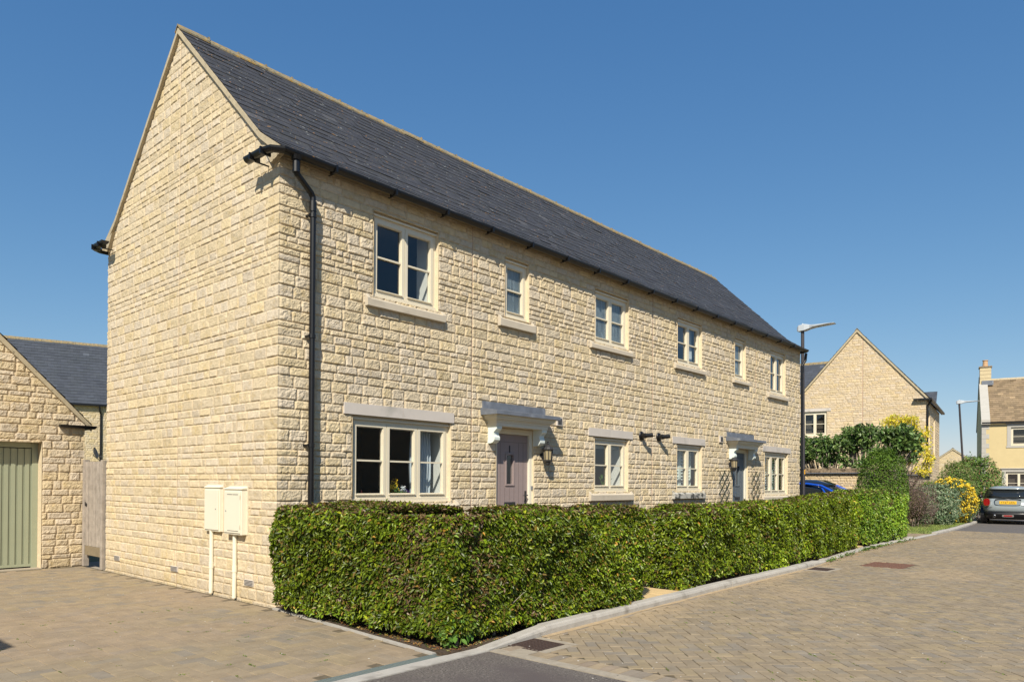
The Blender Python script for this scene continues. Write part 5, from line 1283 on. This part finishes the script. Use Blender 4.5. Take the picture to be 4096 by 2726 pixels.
n = 300; x = r.uniform(9, 17.6, n); x[:60] = r.uniform(15, 17.6, 60); y = ky(x)-np.abs(r.normal(0, .09, n)); scatter('leaf_litter', np.stack([x, y, np.full(n, .008)], 1), .025, [(.42, .20, .07), (.45, .34, .12), (.10, .17, .03)], [.5, .25, .25], 2)
pts = []
for k in range(60):
    x0 = r.uniform(9.1, 17.5) if k > 12 else r.uniform(12.7, 13.8); y0 = ky(x0)-abs(r.normal(.02, .03)); m_ = r.integers(6, 22)
    pts += [(x0+r.normal(0, .045), y0+r.normal(0, .02), .012+abs(r.normal(0, .02))) for _ in range(m_)]
scatter('weeds', pts, .045, [(.10, .20, .03), (.06, .13, .02), (.22, .25, .05)], [.5, .3, .2], 3, flat=.3, up=.6, wid=.35)
pts = []
for k in range(95):      # tufts in the joints of the drive and road
    if k < 55: x0, y0 = r.uniform(-3.4, -.6), r.uniform(-2.9, 1.0); x0 = round((x0+3)/.122)*.122-3
    else: x0, y0 = r.uniform(.5, 4.2), r.uniform(-7.2, -3.7)
    a = R(45) if k >= 55 else (0 if k % 2 else R(90)); ln = .02+.03*r.random()
    pts += [(x0+math.cos(a)*q+r.normal(0, .003), y0+math.sin(a)*q+r.normal(0, .003), .0) for q in r.uniform(-ln, ln, int(8+ln*300))]
scatter('weeds', pts, .011, [(.12, .20, .03), (.20, .24, .04)], [.6, .4], 4, flat=.3, up=.5, wid=.5)
n = 260; x = r.uniform(-4, 5, n); y = np.where(x < 0, r.uniform(-2.9, 5, n), r.uniform(-7.5, -3.4, n)); m = MB()
for a, b in zip(x, y): q = .002+.004*r.random(); m.box(a-q, a+q, b-q, b+q, .001, .004)
tag(m.build('gravel', M('grit', (.55, .52, .47), .9), None), kind='stuff')
n = 9000; x = r.uniform(20.4, 31, n); y = ky(x)+.16+r.random(n)*1.6; V, Q, C = leaf_quads(np.stack([x, y, np.full(n, .05)], 1), np.tile([0, 0, 1.], (n, 1)), np.full(n, .06), np.full(n, .012), leaf_cols(n, r, [(.26, .33, .08), (.19, .27, .06), (.36, .34, .13)], [.5, .35, .15]), r, dirn=np.tile([0, 0, 3.], (n, 1)), up=0, normal_mix=.1)
tag(fast_mesh('grass', V, Q, C, 'grass_blade'), kind='stuff')
t, r2 = bush('hedge_sucker', 'low bright lobed-leaf shoots at the foot of the near hedge corner', 'plant', (-.02, -2.98), .20, .12, .32, 130, .055, [(.10, .22, .03), (.16, .28, .05)], [.6, .4], 76, core=False, stems=3, wid=.7)

# ================================================================= STREET LAMPS
def lamp(x, y, H, lean, label, head_az, base_r=.075, sticker=False):
    t = thing('street_lamp', label, 'street lamp', (x, y, 0), 'slim street lamps with flat white heads')
    top = Vector((x+lean[0], y+lean[1], H))
    m = MB(); m.tube([(x, y, 0), (x, y, 1.0)], base_r, 14); m.tube([(x, y, 1.0), (x, y, 1.06), tuple(top)], [base_r, .056, .047], 14); m.build('pole', 'pole', t, smooth=False)
    d = Vector((math.cos(head_az), math.sin(head_az), .0)); n_ = Vector((-d.y, d.x, 0)); up = Vector((0, 0, 1)); m = MB()
    st = [(-.14, .06, .0, .13), (-.09, .10, -.02, .17), (.08, .11, -.01, .185), (.22, .09, .03, .15), (.36, .14, .06, .13), (.78, .15, .085, .12), (.90, .11, .095, .115)]
    vs_ = []
    for s_, hw, zb, zt in st:
        for a, zz in ((-hw, zb+.01), (-hw, zt-.02), (-hw*.6, zt), (hw*.6, zt), (hw, zt-.02), (hw, zb+.01), (hw*.7, zb), (-hw*.7, zb)): vs_.append(tuple(top+d*s_+n_*a+up*zz))
    K = len(st); m.add(vs_, [(i*8+q, i*8+(q+1) % 8, (i+1)*8+(q+1) % 8, (i+1)*8+q) for i in range(K-1) for q in range(8)]+[tuple(range(8)), tuple((K-1)*8+q for q in range(8))])
    h = m.build('lamp_head', 'lampgrey', t)
    m = MB()
    for i in range(9): s_ = .38+i*.042; c = top+d*s_+up*(.056+.003*i); m.lathe(tuple(c), [(.012, 0), (.012, -.012)], 6)
    m.build('lens', 'white', h)
    m = MB(); q = top+up*.18; m.lathe(tuple(q), [(.03, 0), (.028, .03), (.01, .04)], 10); m.build('sensor', 'lampgrey', h)
    if sticker:
        m = MB(); r0 = base_r*.9; a0 = math.atan2(-8.2, -21)+.95
        z0, z1 = 1.78, 1.90; vs_ = []
        for k in range(6):
            a = a0-.5+k*.2; rr = .0565; vs_ += [(x+rr*math.cos(a), y+rr*math.sin(a), z0), (x+rr*math.cos(a), y+rr*math.sin(a), z1)]
        m.add(vs_, [(2*k, 2*k+2, 2*k+3, 2*k+1) for k in range(5)]); st_ = m.build('warning_label', 'sticker', t, recalc=False)
        m = MB(); vs_ = []
        for k in range(3):
            a = a0-.2+k*.2; rr = .0572; vs_ += [(x+rr*math.cos(a), y+rr*math.sin(a), z0+.03+.02*k), (x+rr*math.cos(a), y+rr*math.sin(a), z1-.03)]
        m.add(vs_, [(2*k, 2*k+2, 2*k+3, 2*k+1) for k in range(2)]); m.build('warning_mark', 'iron', st_, recalc=False)
    return t
lamp(16.95, .10, 5.93, (-.05, .02), 'street lamp with a dark pole at the end of the stone house', R(-90), sticker=True)
lamp(40.3, .1, 5.80, (-.35, .2), 'far street lamp leaning slightly, beyond the gabled house', R(-78))
if bpy.context: pass

# ================================================================= CARS
def car(name, label, loc, rz, L, Wd, H, paint, roof_mat, rear=True, glass_levels=None, hatch=True, scale=1.0):
    t = thing(name, label, 'car', loc, rz=rz)
    t.scale = (scale,)*3
    K = 40
    def ring(x0, x1, w, z, e=4.5, taper=1.0):
        o = []; cx = (x0+x1)/2; hx = (x1-x0)/2
        for k in range(K):
            a = 2*math.pi*(k+.5)/K; c, s_ = math.cos(a), math.sin(a)
            px = abs(c)**(2/e)*math.copysign(1, c); py = abs(s_)**(2/e)*math.copysign(1, s_)
            ww = w*(1-(1-taper)*max(0, px)**2); o.append((cx+px*hx, py*ww, z))
        return o
    def loft(levels, cap=(True, True)):
        m = MB(); vs_ = []
        for l in levels: vs_ += ring(*l)
        n = len(levels); fs = [(i*K+q, i*K+(q+1) % K, (i+1)*K+(q+1) % K, (i+1)*K+q) for i in range(n-1) for q in range(K)]
        if cap[0]: fs.append(tuple(range(K))[::-1])
        if cap[1]: fs.append(tuple((n-1)*K+q for q in range(K)))
        m.add(vs_, fs); return m
    w = Wd/2; b = H*.665
    body = loft([(.04, L-.05, w*.965, .44, 5, .9), (-.005, L-.0, w*.995, .52, 5, .9), (-.01, L, w, .62, 5, .9), (.01, L-.02, w*.998, .72, 5, .9), (.045, L-.06, w*.975, .80, 5, .9), (.075, L-.22, w*.95, .86, 4.5, .88), (.11, L-.95, w*.905, b-.02, 4.2, .95), (.125, L-1.0, w*.885, b, 4.2, .95)])
    body.build('body', paint, t, smooth=True)
    bl = loft([(.10, L-.1, w*.90, .18, 5, .9), (.03, L-.03, w*.955, .26, 5, .9), (-.02, L+.0, w*.985, .36, 5, .9), (-.0, L, w*.98, .4399, 5, .9)]); bl.build('bumper', 'black', t, smooth=True)
    gl = loft([(.128, L-1.0, w*.875, b+.001, 4.2, .95), (.22, L-1.28, w*.82, b+.14, 4, .95), (.36, L-1.62, w*.735, b+.335, 3.8, .95)]); gl.build('window_glass', 'dark_glass', t, smooth=True)
    rf = loft([(.30, L-1.60, w*.745, b+.330, 3.6, .95), (.27, L-1.60, w*.74, b+.37, 3.6, .95), (.36, L-1.68, w*.70, b+.415, 3.4, .95), (.60, L-1.85, w*.55, H-.012, 3, .95), (.85, L-2.0, w*.35, H, 3, .95)]); rf.build('roof', roof_mat, t, smooth=True)
    for sy in (-1, 1):      # pillars
        m = MB(); m.hexa([(.135, sy*w*.80, b+.01), (.33, sy*w*.885, b+.01), (.50, sy*w*.755, b+.33), (.345, sy*w*.69, b+.33), (.125, sy*w*.78, b+.01), (.30, sy*w*.90, b+.01), (.47, sy*w*.765, b+.335), (.33, sy*w*.68, b+.335)]); m.build('pillar', 'black' if roof_mat == paint else paint, t)
        m = MB(); m.hexa([(L-1.52, sy*w*.872, b+.01), (L-1.47, sy*w*.878, b+.01), (L-1.72, sy*w*.745, b+.33), (L-1.76, sy*w*.742, b+.33), (L-1.52, sy*w*.885, b+.01), (L-1.47, sy*w*.885, b+.01), (L-1.72, sy*w*.755, b+.335), (L-1.76, sy*w*.752, b+.335)]); m.build('pillar', 'black' if roof_mat == paint else paint, t)
    for sx in (.62, L-.72):
        for sy in (-1, 1):
            ax = (Vector((1, 0, 0)), Vector((0, 0, 1)), Vector((0, sy, 0)))
            wm = MB(); wm.lathe((sx, sy*(w-.20), .31), [(.20, 0), (.30, .0), (.31, .03), (.31, .16), (.30, .19), (.22, .195)], 24, axis=ax); wh = wm.build('wheel', 'tyre', t)
            rm = MB(); rm.lathe((sx, sy*(w-.20), .31), [(.20, .197), (.205, .199), (.06, .185), (.05, .19)], 20, axis=ax); rm.build('rim', 'chrome', wh)
            am = MB(); am.lathe((sx, sy*(w-.20), .33), [(.36, .0), (.36, .199), (.33, .203)], 24, axis=ax); am.build('wheel_arch', 'black', t)
    for sy in (-1, 1):
        m = MB(); yy = sy*(w+.0); m.tube([(L-1.32, sy*w*.90, b-.02), (L-1.30, sy*(w+.05), b+.03)], .02, 6)
        m.lathe((L-1.33, sy*(w+.10), b+.05), [(.03, -.07), (.085, -.045), (.095, .0), (.07, .05), (.02, .07)], 14); m.build('mirror', 'black', t, smooth=True)
    return t, w, b
# grey hatchback, rear towards us
t, w, b = car('grey_car', 'grey hatchback with a yellow rear plate parked facing away beside the lawn', (28.93, -3.30, .0), R(6.5), 3.82, 1.727, 1.415, 'grey_paint', 'grey_paint', scale=1.045)
def patch(name, mat, pts, parent=None, th=.012, x=-.012, n=(-1, 0, 0)):
    m = MB(); k = len(pts); m.add([(x+q[2] if len(q) > 2 else x, q[0], q[1]) for q in pts]+[((x+q[2] if len(q) > 2 else x)+th, q[0], q[1]) for q in pts], [tuple(range(k)), tuple(range(k, 2*k))[::-1]]+[(i, (i+1) % k, k+(i+1) % k, k+i) for i in range(k)]); return m.build(name, mat, parent or t)
def ell(cy, cz, a, bb, n=20, e=2.6, sx=0): return [(cy+a*abs(math.cos(q))**(2/e)*math.copysign(1, math.cos(q)), cz+bb*abs(math.sin(q))**(2/e)*math.copysign(1, math.sin(q))) for q in [2*math.pi*(i+.5)/n for i in range(n)]]
for sy in (-1, 1):
    ch1 = patch('tail_light_rim', 'chrome', [(p[0], p[1], .028+.10*max(0, abs(p[0])-.58)) for p in ell(sy*.655, .81, .118, .148)], x=-.03, th=.06)
    l = patch('tail_light', 'redlight', [(p[0], p[1], .010+.10*max(0, abs(p[0])-.58)) for p in ell(sy*.655, .81, .100, .130)], x=-.03, th=.06)
patch('handle_strip', 'black', ell(0, .895, .40, .042, e=4), x=-.018, th=.10)
hs = bpy.data.objects['handle_strip']
patch('number_plate_recess', 'grey_paint', ell(0, .80, .40, .10, e=4), x=-.020, th=.04)
pl = patch('number_plate', 'plate', [(-.26, .745), (.26, .745), (.26, .860), (-.26, .860)], x=-.034, th=.01)
MW = lambda x, y, z: Matrix.Translation((x, y, z)) @ Matrix.Rotation(R(-90), 4, 'Z') @ Matrix.Rotation(R(90), 4, 'X')
text_part('plate_number', 'YT67 UDL', .098, 'iron', pl, MW(-.037, 0, .802), .001, (1.02, 1.0))
patch('winged_emblem', 'chrome', [(-.105, .915), (-.04, .905), (-.028, .886), (.028, .886), (.04, .905), (.105, .915), (.04, .922), (.022, .926), (-.022, .926), (-.04, .922)], x=-.034, th=.01)
text_part('badge', 'COOPER', .045, 'chrome', t, MW(.01, -.52, .71), .003, (1.35, 1))
patch('fog_light', 'redlight', ell(0, .315, .135, .028, e=5), x=-.028, th=.05); patch('fog_light_surround', 'chrome', ell(0, .315, .18, .042, e=5), x=-.020, th=.04)
m = MB(); m.lathe((-.02, .42, .305), [(.05, -.03), (.05, .05), (.038, .055), (.036, -.02)], 16, axis=(Vector((0, 1, 0)), Vector((0, 0, 1)), Vector((-1, 0, 0)))); m.build('exhaust', 'chrome', t)
m = MB(); m.lathe((-.02, .42, .305), [(.034, .045), (.034, .05)], 16, axis=(Vector((0, 1, 0)), Vector((0, 0, 1)), Vector((-1, 0, 0)))); m.build('exhaust_opening', 'hole', t)
m = MB(); m.tube([(.13, .0, b+.03), (.14, .20, b+.045), (.145, .38, b+.03)], .012, 6); m.build('rear_wiper', 'black', t)
m = MB(); m.tube([(.75, 0, 1.40), (.70, 0, 1.47)], .008, 6); m.build('aerial', 'black', t)
m = MB(); m.box(.012, .022, -.78, .78, .618, .626); m.build('bumper_seam', 'hole', t)
# blue car behind the hedge, nose towards the road
t2, w2, b2 = car('blue_car', 'bright blue car with a black roof on the side drive, mostly hidden by the hedge', (18.30, 2.25, .02), R(-90), 4.0, 1.74, 1.50, 'blue_paint', 'blackroof', scale=1.07)
m = MB()
for sy in (-1,1):
    m.tube([(.45, sy*w2*.755, b2+.345), (1.1, sy*w2*.775, b2+.385), (1.9, sy*w2*.775, b2+.385), (2.28, sy*w2*.765, b2+.335), (2.62, sy*w2*.83, b2+.17), (2.9, sy*w2*.885, b2+.02)], .030, 8)
m.build('roof_rail', 'blue_paint', t2)
